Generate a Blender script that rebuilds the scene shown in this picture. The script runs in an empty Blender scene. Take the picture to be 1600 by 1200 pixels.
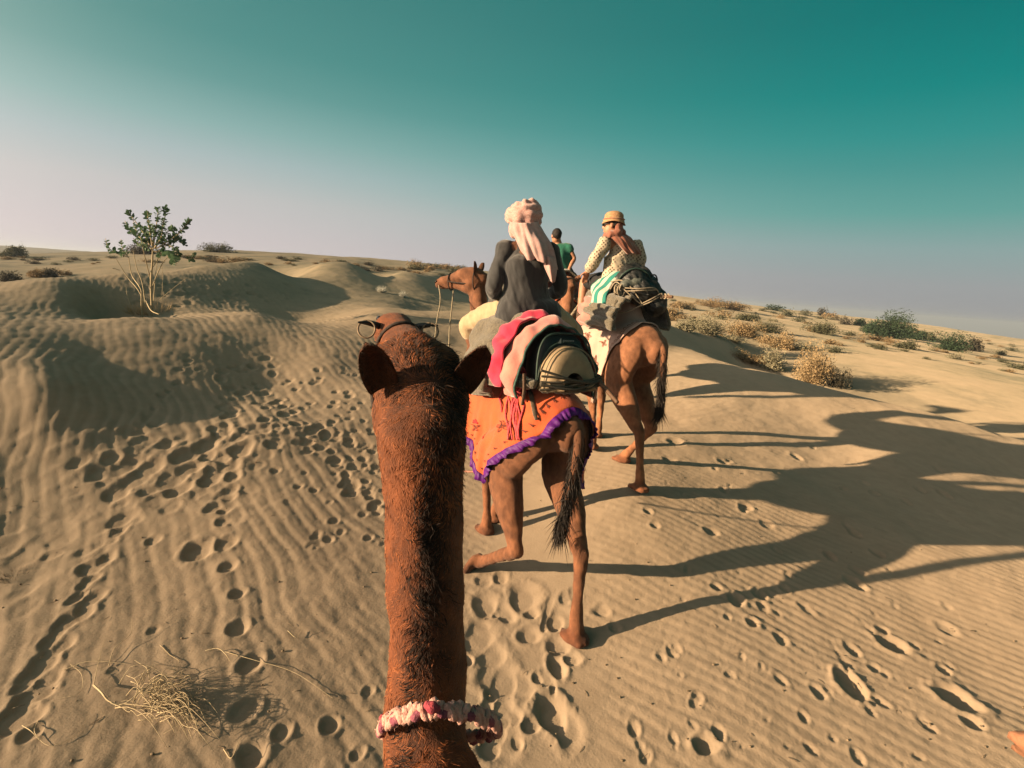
import bpy, bmesh, math, random
import numpy as np
from mathutils import Vector, Matrix
from mathutils.bvhtree import BVHTree
R = math.radians
PI = math.pi
rng = np.random.default_rng(7)
random.seed(7)
scene = bpy.context.scene
COL = scene.collection

# ------------------------------------------------------------ camera, sky, sun, exposure
CAM_H = 2.4
PITCH, ROLL, FPX = 10.8, 4.3, 800.0
_p, _r = R(PITCH), R(ROLL)
FWD = np.array([0, math.cos(_p), -math.sin(_p)])
_r0 = np.array([1.0, 0, 0]); _u0 = np.cross(_r0, FWD)
RIGHT = _r0 * math.cos(_r) + _u0 * math.sin(_r)
UP = -_r0 * math.sin(_r) + _u0 * math.cos(_r)
cd = bpy.data.cameras.new('camera'); cam = bpy.data.objects.new('camera', cd); COL.objects.link(cam)
cam.matrix_world = Matrix(((RIGHT[0], UP[0], -FWD[0], 0), (RIGHT[1], UP[1], -FWD[1], 0), (RIGHT[2], UP[2], -FWD[2], CAM_H), (0, 0, 0, 1)))
cd.sensor_width = 36; cd.lens = 36 * FPX / 1600
cd.clip_start = 0.05; cd.clip_end = 6000
scene.camera = cam

SUN_EL, SUN_AZ = 12.5, 18.0            # shadows run towards +x, SUN_AZ degrees towards +y
sd = bpy.data.lights.new('sun', 'SUN'); sun = bpy.data.objects.new('sun', sd); COL.objects.link(sun)
sd.energy = 5.0; sd.angle = R(0.6); sd.color = (1.0, 0.72, 0.43)
_L = Vector((math.cos(R(SUN_AZ)) * math.cos(R(SUN_EL)), math.sin(R(SUN_AZ)) * math.cos(R(SUN_EL)), -math.sin(R(SUN_EL))))
sun.rotation_euler = _L.to_track_quat('-Z', 'Y').to_euler()
sun.location = (-20, -8, 12)

scene.view_settings.view_transform = 'Standard'
scene.view_settings.look = 'None'
scene.view_settings.exposure = 1.76
scene.view_settings.gamma = 1.0
scene.view_settings.use_curve_mapping = False

world = bpy.data.worlds.new('World'); scene.world = world; world.use_nodes = True
wt = world.node_tree; wn = wt.nodes; wl = wt.links
for n in list(wn): wn.remove(n)
def ramp(nt, stops, interp='LINEAR'):
    n = nt.nodes.new('ShaderNodeValToRGB'); e = n.color_ramp.elements; n.color_ramp.interpolation = interp
    while len(e) < len(stops): e.new(0.5)
    for k, (p_, c) in enumerate(stops): e[k].position = p_; e[k].color = (*c, 1)
    return n
def s2l(r, g, b):
    f = lambda c: (c / 255 / 12.92) if c <= 10.3 else ((c / 255 + .055) / 1.055) ** 2.4
    return (f(r), f(g), f(b))
HAZE = 0.0007
out = wn.new('ShaderNodeOutputWorld'); bg = wn.new('ShaderNodeBackground')
geo = wn.new('ShaderNodeTexCoord'); sep = wn.new('ShaderNodeSeparateXYZ'); wl.new(geo.outputs['Generated'], sep.inputs[0])
# evening gradient: teal overhead, pale pinkish dust at the horizon, brighter towards the sun (-x)
mr = wn.new('ShaderNodeMapRange'); mr.inputs[1].default_value = -0.05; mr.inputs[2].default_value = 0.85
wl.new(sep.outputs['Z'], mr.inputs[0])
SKY_SUN = [(0.0, s2l(206, 190, 186)), (0.05, s2l(216, 205, 205)), (0.10, s2l(214, 204, 204)), (0.18, s2l(203, 201, 199)), (0.242, s2l(178, 194, 194)), (0.293, s2l(148, 184, 180)), (0.36, s2l(110, 162, 157)), (0.42, s2l(90, 150, 145)), (0.6, s2l(66, 132, 128)), (1.0, s2l(46, 100, 96))]
SKY_FAR = [(0.0, s2l(146, 146, 152)), (0.049, s2l(158, 157, 160)), (0.108, s2l(160, 164, 165)), (0.166, s2l(144, 170, 168)), (0.223, s2l(102, 166, 158)), (0.295, s2l(70, 153, 147)), (0.338, s2l(46, 149, 143)), (0.404, s2l(12, 138, 132)), (0.5, s2l(0, 122, 118)), (1.0, s2l(0, 84, 80))]
ra = ramp(wt, SKY_SUN, 'LINEAR'); rb = ramp(wt, SKY_FAR, 'LINEAR')
wl.new(mr.outputs[0], ra.inputs[0]); wl.new(mr.outputs[0], rb.inputs[0])
az = wn.new('ShaderNodeMapRange'); az.interpolation_type = 'SMOOTHSTEP'; az.inputs[1].default_value = -0.68; az.inputs[2].default_value = 0.66
wl.new(sep.outputs['X'], az.inputs[0])
mx = wn.new('ShaderNodeMix'); mx.data_type = 'RGBA'
wl.new(az.outputs[0], mx.inputs['Factor']); wl.new(ra.outputs[0], mx.inputs[6]); wl.new(rb.outputs[0], mx.inputs[7])
sky = wn.new('ShaderNodeTexSky'); sky.sky_type = 'NISHITA'; sky.sun_disc = False
sky.sun_elevation = R(SUN_EL); sky.sun_rotation = math.atan2(-math.cos(R(SUN_AZ)), -math.sin(R(SUN_AZ))); sky.dust_density = 2.5; sky.altitude = 200
GLOW = 2.8
SKY_GAIN = 2 ** -scene.view_settings.exposure
sc1 = wn.new('ShaderNodeVectorMath'); sc1.operation = 'SCALE'; sc1.inputs['Scale'].default_value = SKY_GAIN * 0.93 / 0.1
wl.new(mx.outputs[2], sc1.inputs[0])
mx2 = wn.new('ShaderNodeMix'); mx2.data_type = 'RGBA'; mx2.inputs['Factor'].default_value = 0.005
wl.new(sc1.outputs[0], mx2.inputs[6]); wl.new(sky.outputs[0], mx2.inputs[7])
# broad warm glow of the dusty evening air around the sun (left and behind the camera)
dt = wn.new('ShaderNodeVectorMath'); dt.operation = 'DOT_PRODUCT'; wl.new(geo.outputs['Generated'], dt.inputs[0]); dt.inputs[1].default_value = tuple(-_L)
cl = wn.new('ShaderNodeMath'); cl.operation = 'MAXIMUM'; cl.inputs[1].default_value = 0; wl.new(dt.outputs['Value'], cl.inputs[0])
pw = wn.new('ShaderNodeMath'); pw.operation = 'POWER'; pw.inputs[1].default_value = 4.5; wl.new(cl.outputs[0], pw.inputs[0])
gl = wn.new('ShaderNodeVectorMath'); gl.operation = 'SCALE'; gl.inputs[0].default_value = tuple(c * GLOW * SKY_GAIN / 0.1 for c in (1.0, .76, .62)); wl.new(pw.outputs[0], gl.inputs['Scale'])
ad = wn.new('ShaderNodeVectorMath'); ad.operation = 'ADD'; wl.new(mx2.outputs[2], ad.inputs[0]); wl.new(gl.outputs[0], ad.inputs[1])
wl.new(ad.outputs[0], bg.inputs[0]); bg.inputs[1].default_value = 0.1
wl.new(bg.outputs[0], out.inputs[0])

# ------------------------------------------------------------ helpers
def P(u, v, y):
    """point at world depth y seen at photo pixel (u, v)"""
    d = FWD + RIGHT * (u - 800) / FPX - UP * (v - 600) / FPX
    return np.array([0, 0, CAM_H]) + d * (y / d[1])
def tag(o, label=None, cat=None, group=None, kind=None):
    if label: o['label'] = label
    if cat: o['category'] = cat
    if group: o['group'] = group
    if kind: o['kind'] = kind
    return o
def empty(name, loc=(0, 0, 0), rz=0.0):
    o = bpy.data.objects.new(name, None); COL.objects.link(o); o.location = loc; o.rotation_euler = (0, 0, rz); o.empty_display_size = .2
    return o
def link_mesh(name, me, m=None, parent=None, smooth=True):
    o = bpy.data.objects.new(name, me); COL.objects.link(o)
    if m is not None:
        for mm in (m if isinstance(m, (list, tuple)) else [m]): me.materials.append(mm)
    if parent: o.parent = parent
    if smooth and len(me.polygons): me.polygons.foreach_set('use_smooth', np.ones(len(me.polygons), bool))
    me.name = name
    return o
def mesh_from(verts, faces, name='mesh'):
    me = bpy.data.meshes.new(name); me.from_pydata([tuple(v) for v in verts], [], [tuple(f) for f in faces]); me.update(); return me
def np_mesh(V, Q, k, name='mesh'):
    """V (n,3), Q (m,k) face indices, all faces k-gons"""
    me = bpy.data.meshes.new(name); V = np.ascontiguousarray(V, np.float32); Q = np.ascontiguousarray(Q, np.int32)
    me.vertices.add(len(V)); me.vertices.foreach_set('co', V.ravel())
    me.loops.add(Q.size); me.loops.foreach_set('vertex_index', Q.ravel())
    me.polygons.add(len(Q)); me.polygons.foreach_set('loop_start', np.arange(0, Q.size, k, dtype=np.int32))
    try: me.polygons.foreach_set('loop_total', np.full(len(Q), k, np.int32))
    except Exception: pass
    me.update(calc_edges=True); return me

ALB = .56
def mat(name, color, rough=.8, var=.12, scale=8.0, bump=.0, bscale=40.0, color2=None, sheen=0.0, spec=.3, coords='Object', attr=None, trans=0.0, stretch=None, detail=6):
    color = tuple(c * ALB for c in color); color2 = tuple(c * ALB for c in color2) if color2 else None
    m = bpy.data.materials.new(name); m.use_nodes = True; nt = m.node_tree; N = nt.nodes; Lk = nt.links
    b = N['Principled BSDF']; b.inputs['Roughness'].default_value = rough; b.inputs['Specular IOR Level'].default_value = spec
    if sheen: b.inputs['Sheen Weight'].default_value = sheen
    tc = N.new('ShaderNodeTexCoord'); mp = N.new('ShaderNodeMapping'); Lk.new(tc.outputs[coords], mp.inputs[0])
    if stretch: mp.inputs['Scale'].default_value = stretch
    nz = N.new('ShaderNodeTexNoise'); nz.inputs['Scale'].default_value = scale; nz.inputs['Detail'].default_value = detail; nz.inputs['Roughness'].default_value = .62
    Lk.new(mp.outputs[0], nz.inputs['Vector'])
    c2 = color2 if color2 else tuple(max(0, c * (1 - var * 2.2)) for c in color)
    c1 = tuple(min(1, c * (1 + var)) for c in color) if not color2 else color
    rp = ramp(nt, [(0.32, c2), (0.68, c1)]); Lk.new(nz.outputs[0], rp.inputs[0])
    src = rp.outputs[0]
    if attr:
        at = N.new('ShaderNodeVertexColor'); at.layer_name = attr
        mm = N.new('ShaderNodeMix'); mm.data_type = 'RGBA'; mm.blend_type = 'MULTIPLY'; mm.inputs['Factor'].default_value = 1
        Lk.new(src, mm.inputs[6]); Lk.new(at.outputs[0], mm.inputs[7]); src = mm.outputs[2]
    Lk.new(src, b.inputs['Base Color'])
    if bump:
        n2 = N.new('ShaderNodeTexNoise'); n2.inputs['Scale'].default_value = bscale; n2.inputs['Detail'].default_value = 5
        Lk.new(mp.outputs[0], n2.inputs['Vector']); bp = N.new('ShaderNodeBump'); bp.inputs['Strength'].default_value = bump; bp.inputs['Distance'].default_value = .01
        Lk.new(n2.outputs[0], bp.inputs['Height']); Lk.new(bp.outputs[0], b.inputs['Normal'])
    if trans:
        tr = N.new('ShaderNodeBsdfTranslucent'); Lk.new(src, tr.inputs[0]); ms = N.new('ShaderNodeMixShader'); ms.inputs[0].default_value = trans
        Lk.new(b.outputs[0], ms.inputs[1]); Lk.new(tr.outputs[0], ms.inputs[2]); Lk.new(ms.outputs[0], N['Material Output'].inputs[0])
    return m

_perm = rng.permutation(512)
_perm = np.concatenate([_perm, _perm, _perm])
_rnd = rng.random(512) * 2 - 1
def noise2(x, y):
    """smooth value noise, about -1..1"""
    xi = np.floor(x).astype(np.int64); yi = np.floor(y).astype(np.int64); fx = x - xi; fy = y - yi
    fx = fx * fx * fx * (fx * (fx * 6 - 15) + 10); fy = fy * fy * fy * (fy * (fy * 6 - 15) + 10)
    xi &= 511; yi &= 511; x1 = (xi + 1) & 511; y1 = (yi + 1) & 511
    h = lambda a, b: _rnd[_perm[_perm[a] + b] & 511]
    return (h(xi, yi) * (1 - fx) + h(x1, yi) * fx) * (1 - fy) + (h(xi, y1) * (1 - fx) + h(x1, y1) * fx) * fy
def noise3(p):
    x, y, z = p[..., 0], p[..., 1], p[..., 2]
    return (noise2(x + z * .71 + 11, y - z * .53) + noise2(y + x * .33 + 57, z + x * .61 + 9) + noise2(z - y * .4 + 101, x + y * .27 + 31)) * .58
def fbm2(x, y, o=4):
    s = 0; a = 1; t = 0
    for k in range(o): s = s + a * noise2(x * 2 ** k + 17 * k, y * 2 ** k + 5 * k); t += a; a *= .5
    return s / t
def sstep(a, b, x):
    t = np.clip((x - a) / (b - a), 0, 1); return t * t * (3 - 2 * t)

# ------------------------------------------------------------ terrain
VIS = [  # photo pixel u, v and true depth y of visible ground points
 (0,510,7.35),(200,495,9.4),(400,488,11.8),(600,482,15),(700,487,17),(60,600,5.75),(150,560,7.1),(300,545,8.2),(400,540,9.1),(500,550,9.3),
 (0,700,5.0),(150,655,5.6),(300,622,6.7),(420,600,7.9),(560,590,8.5),(0,640,5.4),
 (0,452,10.6),(100,440,11.8),(200,428,14),(300,417,18),(400,412,23),(500,414,27.5),(560,417,31),(620,426,33),(690,441,35),
 (232,488,12.0),(60,480,9.8),(120,470,10.8),(350,475,14),(500,472,18),(620,470,21),(480,441,22),(540,452,22),(600,452,24.5),
 (0,400,160),(100,398,160),(250,396,160),(60,422,30),(200,415,32),(330,407,36),(450,405,42),(560,411,45),(640,424,42),(700,432,40),
 (0,399,75),(120,397,75),(240,395,75),(400,393,70),(500,401,68),(600,406,68),(700,416,70),(850,441,80),(950,452,80),
 (1060,540,15),(1110,557,14),(1150,573,13),(1220,590,12.2),(1290,608,11.5),(1370,627,11),(1450,645,10.5),(1525,667,10),(1600,690,9.5),
 (1400,578,19),(1500,600,17.5),(1600,640,15),(1150,541,20),(1200,562,18.5),(1250,582,17.2),(1290,600,15.6),(1150,505,30),(1300,525,32),(1450,548,32),(1600,580,27),
 (1080,466,115),(1250,486,120),(1400,504,130),(1600,531,130),(1100,480,60),(1250,500,65),(1400,520,65),(1600,550,65)]
GPTS = [P(*q) for q in VIS]
GPTS += [np.array(q, float) for q in [
 (0,0,-.1),(-1.5,.5,-.05),(1.5,.5,-.1),(-2.5,2.6,-.05),(.54,3.13,0),(1.3,2.4,0),(3,2.4,0),(3.6,3.3,0),(-.1,4.7,.08),(1.39,5.2,.36),(-2,4,.07),(-4.25,4,-.04),(-3.4,3.2,-.09),
 (2.6,4.6,.17),(4.2,5.3,.22),(6,5,.06),(5,8,.42),(3,8,.62),(8,7.5,.1),(1,9,.62),(2.5,12,.95),(-1.5,12,.98),(-2,8,.60),(2,17,1.2),(0,16,1.3),
 (-9,11,.95),(-6,14,1.0),(-3.5,19,1.15),(-2,21,1.1),(-14,16,1.2),(-13.5,20,1.4),(-12,26,1.7),(-9,33,1.9),(-4,36,1.8),
 (-8,5.2,1.17),(-8,4.3,.82),(-8,3.6,.42),(-11,5,1.05),(-8.9,7.4,1.34),(-15,8,.9),(-18,11,1.2),(-13.5,10.5,1.35),(-12,8,1.15),(-10,2,.10),(-5,1,-.18),(-3,5,.2),(-3.2,6.4,.50),(-2,6,.30),(-6,-4,.2),
 (4.2,17.5,1.7),(5.3,18.6,1.5),(3.0,20,1.75),(7,15.5,.1),(8,14,-.1),(9.6,13,-.12),(11.3,12.2,-.2),(13,11.2,-.2),(4,22,.8),(9,20,.3),
 (14,5,-.2),(12,0,0),(0,-5,-.1),(6,-5,-.1),(0,-40,0),(-40,-20,1),(40,-20,-1),(-60,20,2.5),(60,20,-1),(0,25,1.3),(0,45,2),(15,45,1.2),
 (0,-600,0),(600,0,-12),(-600,0,3),(0,600,0),(420,420,-18),(-420,420,4),(0,2500,-20),(2500,0,-60),(-2500,0,0),(0,-2500,0),(1700,1700,-70),(-1700,1700,0)]]
GPTS = np.array(GPTS)
def warp(x, y):
    r = np.hypot(x, y) + 1e-9; L = np.log1p(r / 3.0); return x / r * L, y / r * L
def tps(r2): return np.where(r2 > 1e-12, r2 * np.log(np.maximum(r2, 1e-12)), 0)
_wx, _wy = warp(GPTS[:, 0], GPTS[:, 1]); _n = len(GPTS)
_A = np.zeros((_n + 3, _n + 3)); _A[:_n, :_n] = tps((_wx[:, None] - _wx) ** 2 + (_wy[:, None] - _wy) ** 2) + np.eye(_n) * .0006
_A[:_n, _n] = 1; _A[:_n, _n + 1] = _wx; _A[:_n, _n + 2] = _wy; _A[_n:, :_n] = _A[:_n, _n:].T
_W = np.linalg.solve(_A, np.concatenate([GPTS[:, 2], np.zeros(3)]))
def base_z(x, y):
    x = np.asarray(x, float); y = np.asarray(y, float)
    X, Y = warp(x, y); s = _W[_n] + _W[_n + 1] * X + _W[_n + 2] * Y
    for k in range(_n): s = s + _W[k] * tps((X - _wx[k]) ** 2 + (Y - _wy[k]) ** 2)
    r = np.hypot(x, y)
    s = s + .035 * fbm2(x * .9 + 3, y * .9, 3) * sstep(2, 6, r) + .18 * fbm2(x * .16, y * .16, 3) * sstep(22, 60, r) + .55 * fbm2(x * .045, y * .045, 4) * sstep(50, 120, r)
    return s
def gz(x, y): return float(base_z(np.array([x]), np.array([y]))[0])
def on_ray(u, v, y0=2, y1=140):
    """first terrain point seen at photo pixel (u, v)"""
    ys = np.geomspace(y0, y1, 400); d = FWD + RIGHT * (u - 800) / FPX - UP * (v - 600) / FPX
    q = d[None] * (ys / d[1])[:, None]; g = base_z(q[:, 0], q[:, 1]); k = np.argmax(q[:, 2] + CAM_H < g)
    return np.array([q[k, 0], q[k, 1], g[k]])

def build_ground():
    rr = [0.35]
    while rr[-1] < 34: rr.append(rr[-1] * 1.0050 if rr[-1] > 1.6 else rr[-1] * 1.02)
    while rr[-1] < 3500: rr.append(rr[-1] * 1.015)
    rr = np.array(rr)
    th = np.concatenate([np.linspace(-R(57), R(56), 740), np.linspace(R(56), R(303), 90)[1:-1]])
    nr, nt_ = len(rr), len(th)
    RR, TT = np.meshgrid(rr, th, indexing='ij'); X = RR * np.sin(TT); Y = RR * np.cos(TT)
    Z = base_z(X, Y)
    front = np.abs(TT) < R(58)
    # wind ripples
    near = front & (RR < 40)
    x, y = X[near], Y[near]; r = RR[near]
    w1 = fbm2(x * .55, y * .55, 3); w2 = noise2(x * 2.1 + 9, y * 2.1)
    left = sstep(.6, -1.6, x + .1 * y + .5 * w1)
    c, s = math.cos(R(52)), math.sin(R(52))
    ph1 = 2 * PI / .095 * (x * c + y * s) + 5.0 * w1 + 1.7 * w2
    ph2 = 2 * PI / .150 * (x * math.cos(R(38)) + y * math.sin(R(38))) + 7.5 * w1 + 2.6 * w2
    def rip(ph): return (.62 * np.sin(ph) + .22 * np.sin(2 * ph + .9) )
    patch = .42 + .58 * sstep(-.5, .5, fbm2(x * .8 + 40, y * .8, 2))
    flank = sstep(9, 13, r)
    h = rip(ph1) * .0058 * (1 - left) * patch * (1 - sstep(9, 16, r)) + rip(ph2) * (.0068 + .0022 * flank) * left * patch * (1 - sstep(24, 38, r) * .8)
    h += .009 * left * fbm2(x * 4.2, y * 4.2, 3) + .005 * fbm2(x * 5 + 7, y * 5, 3) + .0016 * noise2(x * 31, y * 31)
    h *= sstep(.2, .9, np.clip(1.25 - .9 * sstep(.75, .25, np.abs(x - .15 - .05 * y)) * (y < 5.5), 0, 1) )
    ZN = Z[near] + h; Z[near] = ZN
    # footprints
    D = np.zeros_like(Z); RM = np.zeros_like(Z)
    def crater(cx, cy, a, b, ang, dep, rim=.3, jag=.0):
        rc = math.hypot(cx, cy); tc = math.atan2(cx, cy); ex = max(a, b) * 2.4
        i0, i1 = np.searchsorted(rr, [rc - ex, rc + ex]); dth = ex / rc
        j0, j1 = np.searchsorted(th[:740], [tc - dth, tc + dth])
        if j1 <= j0 or i1 <= i0: return
        xs = X[i0:i1, j0:j1] - cx; ys = Y[i0:i1, j0:j1] - cy
        u = (xs * math.cos(ang) + ys * math.sin(ang)) / a; v = (-xs * math.sin(ang) + ys * math.cos(ang)) / b
        d = np.sqrt(u * u + v * v)
        d = d * (1 + .22 * jag * noise2(xs * 14 / max(a, .03) * .05 + cx * 9, ys * 14 / max(a, .03) * .05) + .10 * noise2(xs * 9 + cx * 7, ys * 9 + cy))
        D[i0:i1, j0:j1] = np.minimum(D[i0:i1, j0:j1], -dep * sstep(1.15, .55, d))
        RM[i0:i1, j0:j1] = np.maximum(RM[i0:i1, j0:j1], dep * rim * np.exp(-((d - 1.3) / .26) ** 2) * (1 + .5 * noise2(xs * 40, ys * 40)))
    rs = random.Random(5)
    def px(u, v, size, elong=1.3, dep=None, jag=.3):
        q = on_ray(u, v, 1.5, 40); dist = math.hypot(q[0], q[1], ); dd = math.sqrt(dist ** 2 + (CAM_H - q[2]) ** 2)
        a = size / FPX * dd / 2
        crater(q[0], q[1], a, a * elong, rs.uniform(-.5, .5), dep if dep is not None else a * .30, jag=jag)
    # prints one can tell apart in the photograph: u, v, width in pixels
    for q in [(870,1045,46,1.8,.045),(862,1120,84,1.5,.07),(768,1088,36,1.6,.04),(730,1030,30,1.8,.03),(700,985,24,1.8,.03),(830,960,42,1.2,.03),(868,975,52,1.5,.045),
              (1330,1070,56,1.6,.06),(1395,1010,58,1.2,.045),(1490,1090,66,1.3,.06),(1335,912,44,1.3,.035),(1165,792,34,1.2,.03),(1110,832,42,1.0,.022),(1198,822,38,1.0,.022),
              (1130,722,30,1.1,.025),(1297,870,26,1.6,.03),(1175,975,30,1.4,.03),(1150,938,40,1.5,.035),(1185,930,30,1.7,.03),(1100,1165,60,1.0,.045),(1055,690,46,1.1,.03),(1046,720,40,1,.025),
              (940,955,46,1,.02),(1520,1130,40,1.2,.03),(1480,985,40,1.3,.02),(960,985,30,1.2,.02)]: px(q[0], q[1], q[2] * .50, q[3] * .9, q[4] * .58, jag=.8)
    for q in [(372,930,18),(370,985,24),(391,1042,26),(383,1112,28),(395,1185,30),(348,818,18),(352,852,26),(310,862,34),(356,888,20),(515,1133,22),(575,1080,14),(590,800,16),(578,780,14),(535,760,12),(240,848,16),
              (188,815,30),(240,985,12),(150,890,14),(115,940,14),(88,1012,14),(80,1018,14),(440,1150,22),(180,1050,10),(175,1048,10),(50,1150,18),(560,1180,16)]: px(q[0], q[1], q[2], 1.25)
    # lines of small tracks that cross the left slopes
    def track(pts, n, size, jit):
        pts = np.array(pts, float); t = np.linspace(0, len(pts) - 1.001, n)
        for tt in t:
            k = int(tt); f = tt - k; u, v = pts[k] * (1 - f) + pts[k + 1] * f
            px(u + rs.gauss(0, jit), v + rs.gauss(0, jit * .5), size * rs.uniform(.6, 1.2) * (.35 + .65 * (v - 480) / 500), rs.uniform(1, 1.6))
    track([(330,560),(360,640),(345,720),(350,800)], 34, 26, 16)
    track([(400,560),(440,640),(500,700),(590,800)], 46, 26, 22)
    track([(300,560),(250,640),(215,720),(170,850),(120,950),(60,1060),(30,1140)], 60, 20, 9)
    track([(520,600),(550,680),(590,740)], 26, 20, 24)
    track([(150,720),(240,760),(330,700),(420,660)], 44, 40, 34)
    for k in range(95): px(rs.gauss(190, 110), rs.gauss(745, 52), rs.uniform(14, 30), rs.uniform(.8, 1.6), rs.uniform(.005, .012), .9)
    for k in range(40): px(rs.gauss(70, 60), rs.gauss(830, 60), rs.uniform(20, 40), rs.uniform(.8, 1.6), rs.uniform(.006, .012), .9)
    for k in range(70): px(rs.uniform(430, 600), rs.uniform(560, 860), rs.uniform(7, 14), 1.2)
    for k in range(90): px(rs.uniform(960, 1500), rs.uniform(700, 1190), rs.uniform(5, 14), rs.uniform(1, 2), None, .6)
    for k in range(34): px(rs.uniform(740, 900), rs.uniform(900, 1190), rs.uniform(14, 50), rs.uniform(1, 1.6), rs.uniform(.008, .02), .6)
    for k in range(60): px(rs.gauss(300, 70), rs.gauss(462, 10), rs.uniform(6, 12), 1.2)
    # long drag marks left by hooves
    def drag(a, b, w, dep):
        A = on_ray(*a, 1.5, 30); B = on_ray(*b, 1.5, 30); n = 16
        for k in range(n):
            q = A + (B - A) * k / (n - 1); crater(q[0], q[1], w * 1.6, w, math.atan2(B[1] - A[1], B[0] - A[0]), dep * (.3 + .7 * k / n) / 3, .25)
    for a, b, w, dep in [((1298,1002),(1325,1050),.016,.03),((1312,940),(1372,1000),.014,.022),((1108,890),(1150,935),.012,.02),((862,1055),(866,1100),.02,.03),((765,1040),(768,1070),.015,.02),((1300,1010),(1330,1045),.02,.02),((860,940),(850,985),.03,.03),((1370,1160),(1410,1198),.012,.016)]: drag(a, b, w, dep)
    Z = Z + D + RM * np.clip(1 + D / .006, 0, 1)
    V = np.stack([X, Y, Z], -1).reshape(-1, 3)
    idx = np.arange(nr * nt_).reshape(nr, nt_); a = idx[:-1, :]; b = idx[1:, :]; a2 = np.roll(a, -1, 1); b2 = np.roll(b, -1, 1)
    Q = np.stack([a, a2, b2, b], -1).reshape(-1, 4)
    # close the small hole under the camera
    me = np_mesh(np.vstack([V, [[0, 0, gz(0, 0)]]]), Q, 4, 'sand')
    bm = bmesh.new(); bm.from_mesh(me); bm.verts.ensure_lookup_table(); c0 = bm.verts[len(V)]
    for j in range(nt_): bm.faces.new((bm.verts[j], c0, bm.verts[(j + 1) % nt_]))
    bm.to_mesh(me); bm.free()
    return me

def sand_material():
    m = bpy.data.materials.new('sand'); m.use_nodes = True; nt = m.node_tree; N = nt.nodes; Lk = nt.links; b = N['Principled BSDF']
    b.inputs['Roughness'].default_value = .95; b.inputs['Specular IOR Level'].default_value = .12; b.inputs['Diffuse Roughness'].default_value = .6
    g = N.new('ShaderNodeNewGeometry'); 
    def nz(s, d=5, r=.6):
        n = N.new('ShaderNodeTexNoise'); n.inputs['Scale'].default_value = s; n.inputs['Detail'].default_value = d; n.inputs['Roughness'].default_value = r; Lk.new(g.outputs['Position'], n.inputs['Vector']); return n
    n1 = nz(.35, 5); n2 = nz(900, 2, .8); n3 = nz(7, 6)
    r1 = ramp(nt, [(.3, (.262, .202, .145)), (.7, (.310, .242, .177))]); Lk.new(n1.outputs[0], r1.inputs[0])
    r2 = ramp(nt, [(.30, (.72, .68, .62)), (.5, (1, 1, 1)), (.8, (1.0, 1.0, 1.0))]); Lk.new(n2.outputs[0], r2.inputs[0])
    r3 = ramp(nt, [(.25, (.86, .85, .84)), (.6, (1, 1, 1))]); Lk.new(n3.outputs[0], r3.inputs[0])
    def mul(a, c, f=1):
        k = N.new('ShaderNodeMix'); k.data_type = 'RGBA'; k.blend_type = 'MULTIPLY'; k.inputs['Factor'].default_value = f; Lk.new(a, k.inputs[6]); Lk.new(c, k.inputs[7]); return k.outputs[2]
    cc = mul(mul(r1.outputs[0], r2.outputs[0]), r3.outputs[0])
    # far plain: dry grass tint with grey-green scrub patches; colour also darkens with distance to dim the sunlit slopes
    ln = N.new('ShaderNodeVectorMath'); ln.operation = 'LENGTH'; Lk.new(g.outputs['Position'], ln.inputs[0])
    fr = N.new('ShaderNodeMapRange'); fr.inputs[1].default_value = 8; fr.inputs[2].default_value = 26; Lk.new(ln.outputs['Value'], fr.inputs[0])
    n4 = nz(.22, 8, .75); r4 = ramp(nt, [(.40, (.13, .12, .085)), (.50, (.21, .175, .12)), (.62, (.25, .20, .14))]); Lk.new(n4.outputs[0], r4.inputs[0])
    mf = N.new('ShaderNodeMix'); mf.data_type = 'RGBA'; Lk.new(fr.outputs[0], mf.inputs['Factor']); Lk.new(cc, mf.inputs[6]); Lk.new(r4.outputs[0], mf.inputs[7])
    Lk.new(mf.outputs[2], b.inputs['Base Color'])
    b1 = N.new('ShaderNodeBump'); b1.inputs['Strength'].default_value = .35; b1.inputs['Distance'].default_value = .0015; Lk.new(n2.outputs[0], b1.inputs['Height'])
    n5 = nz(60, 5); b2 = N.new('ShaderNodeBump'); b2.inputs['Strength'].default_value = .5; b2.inputs['Distance'].default_value = .006; Lk.new(n5.outputs[0], b2.inputs['Height']); Lk.new(b1.outputs[0], b2.inputs['Normal'])
    Lk.new(b2.outputs[0], b.inputs['Normal'])
    return m
M_SAND = sand_material()
ground = link_mesh('sand', build_ground(), M_SAND); tag(ground, kind='structure')

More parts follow.
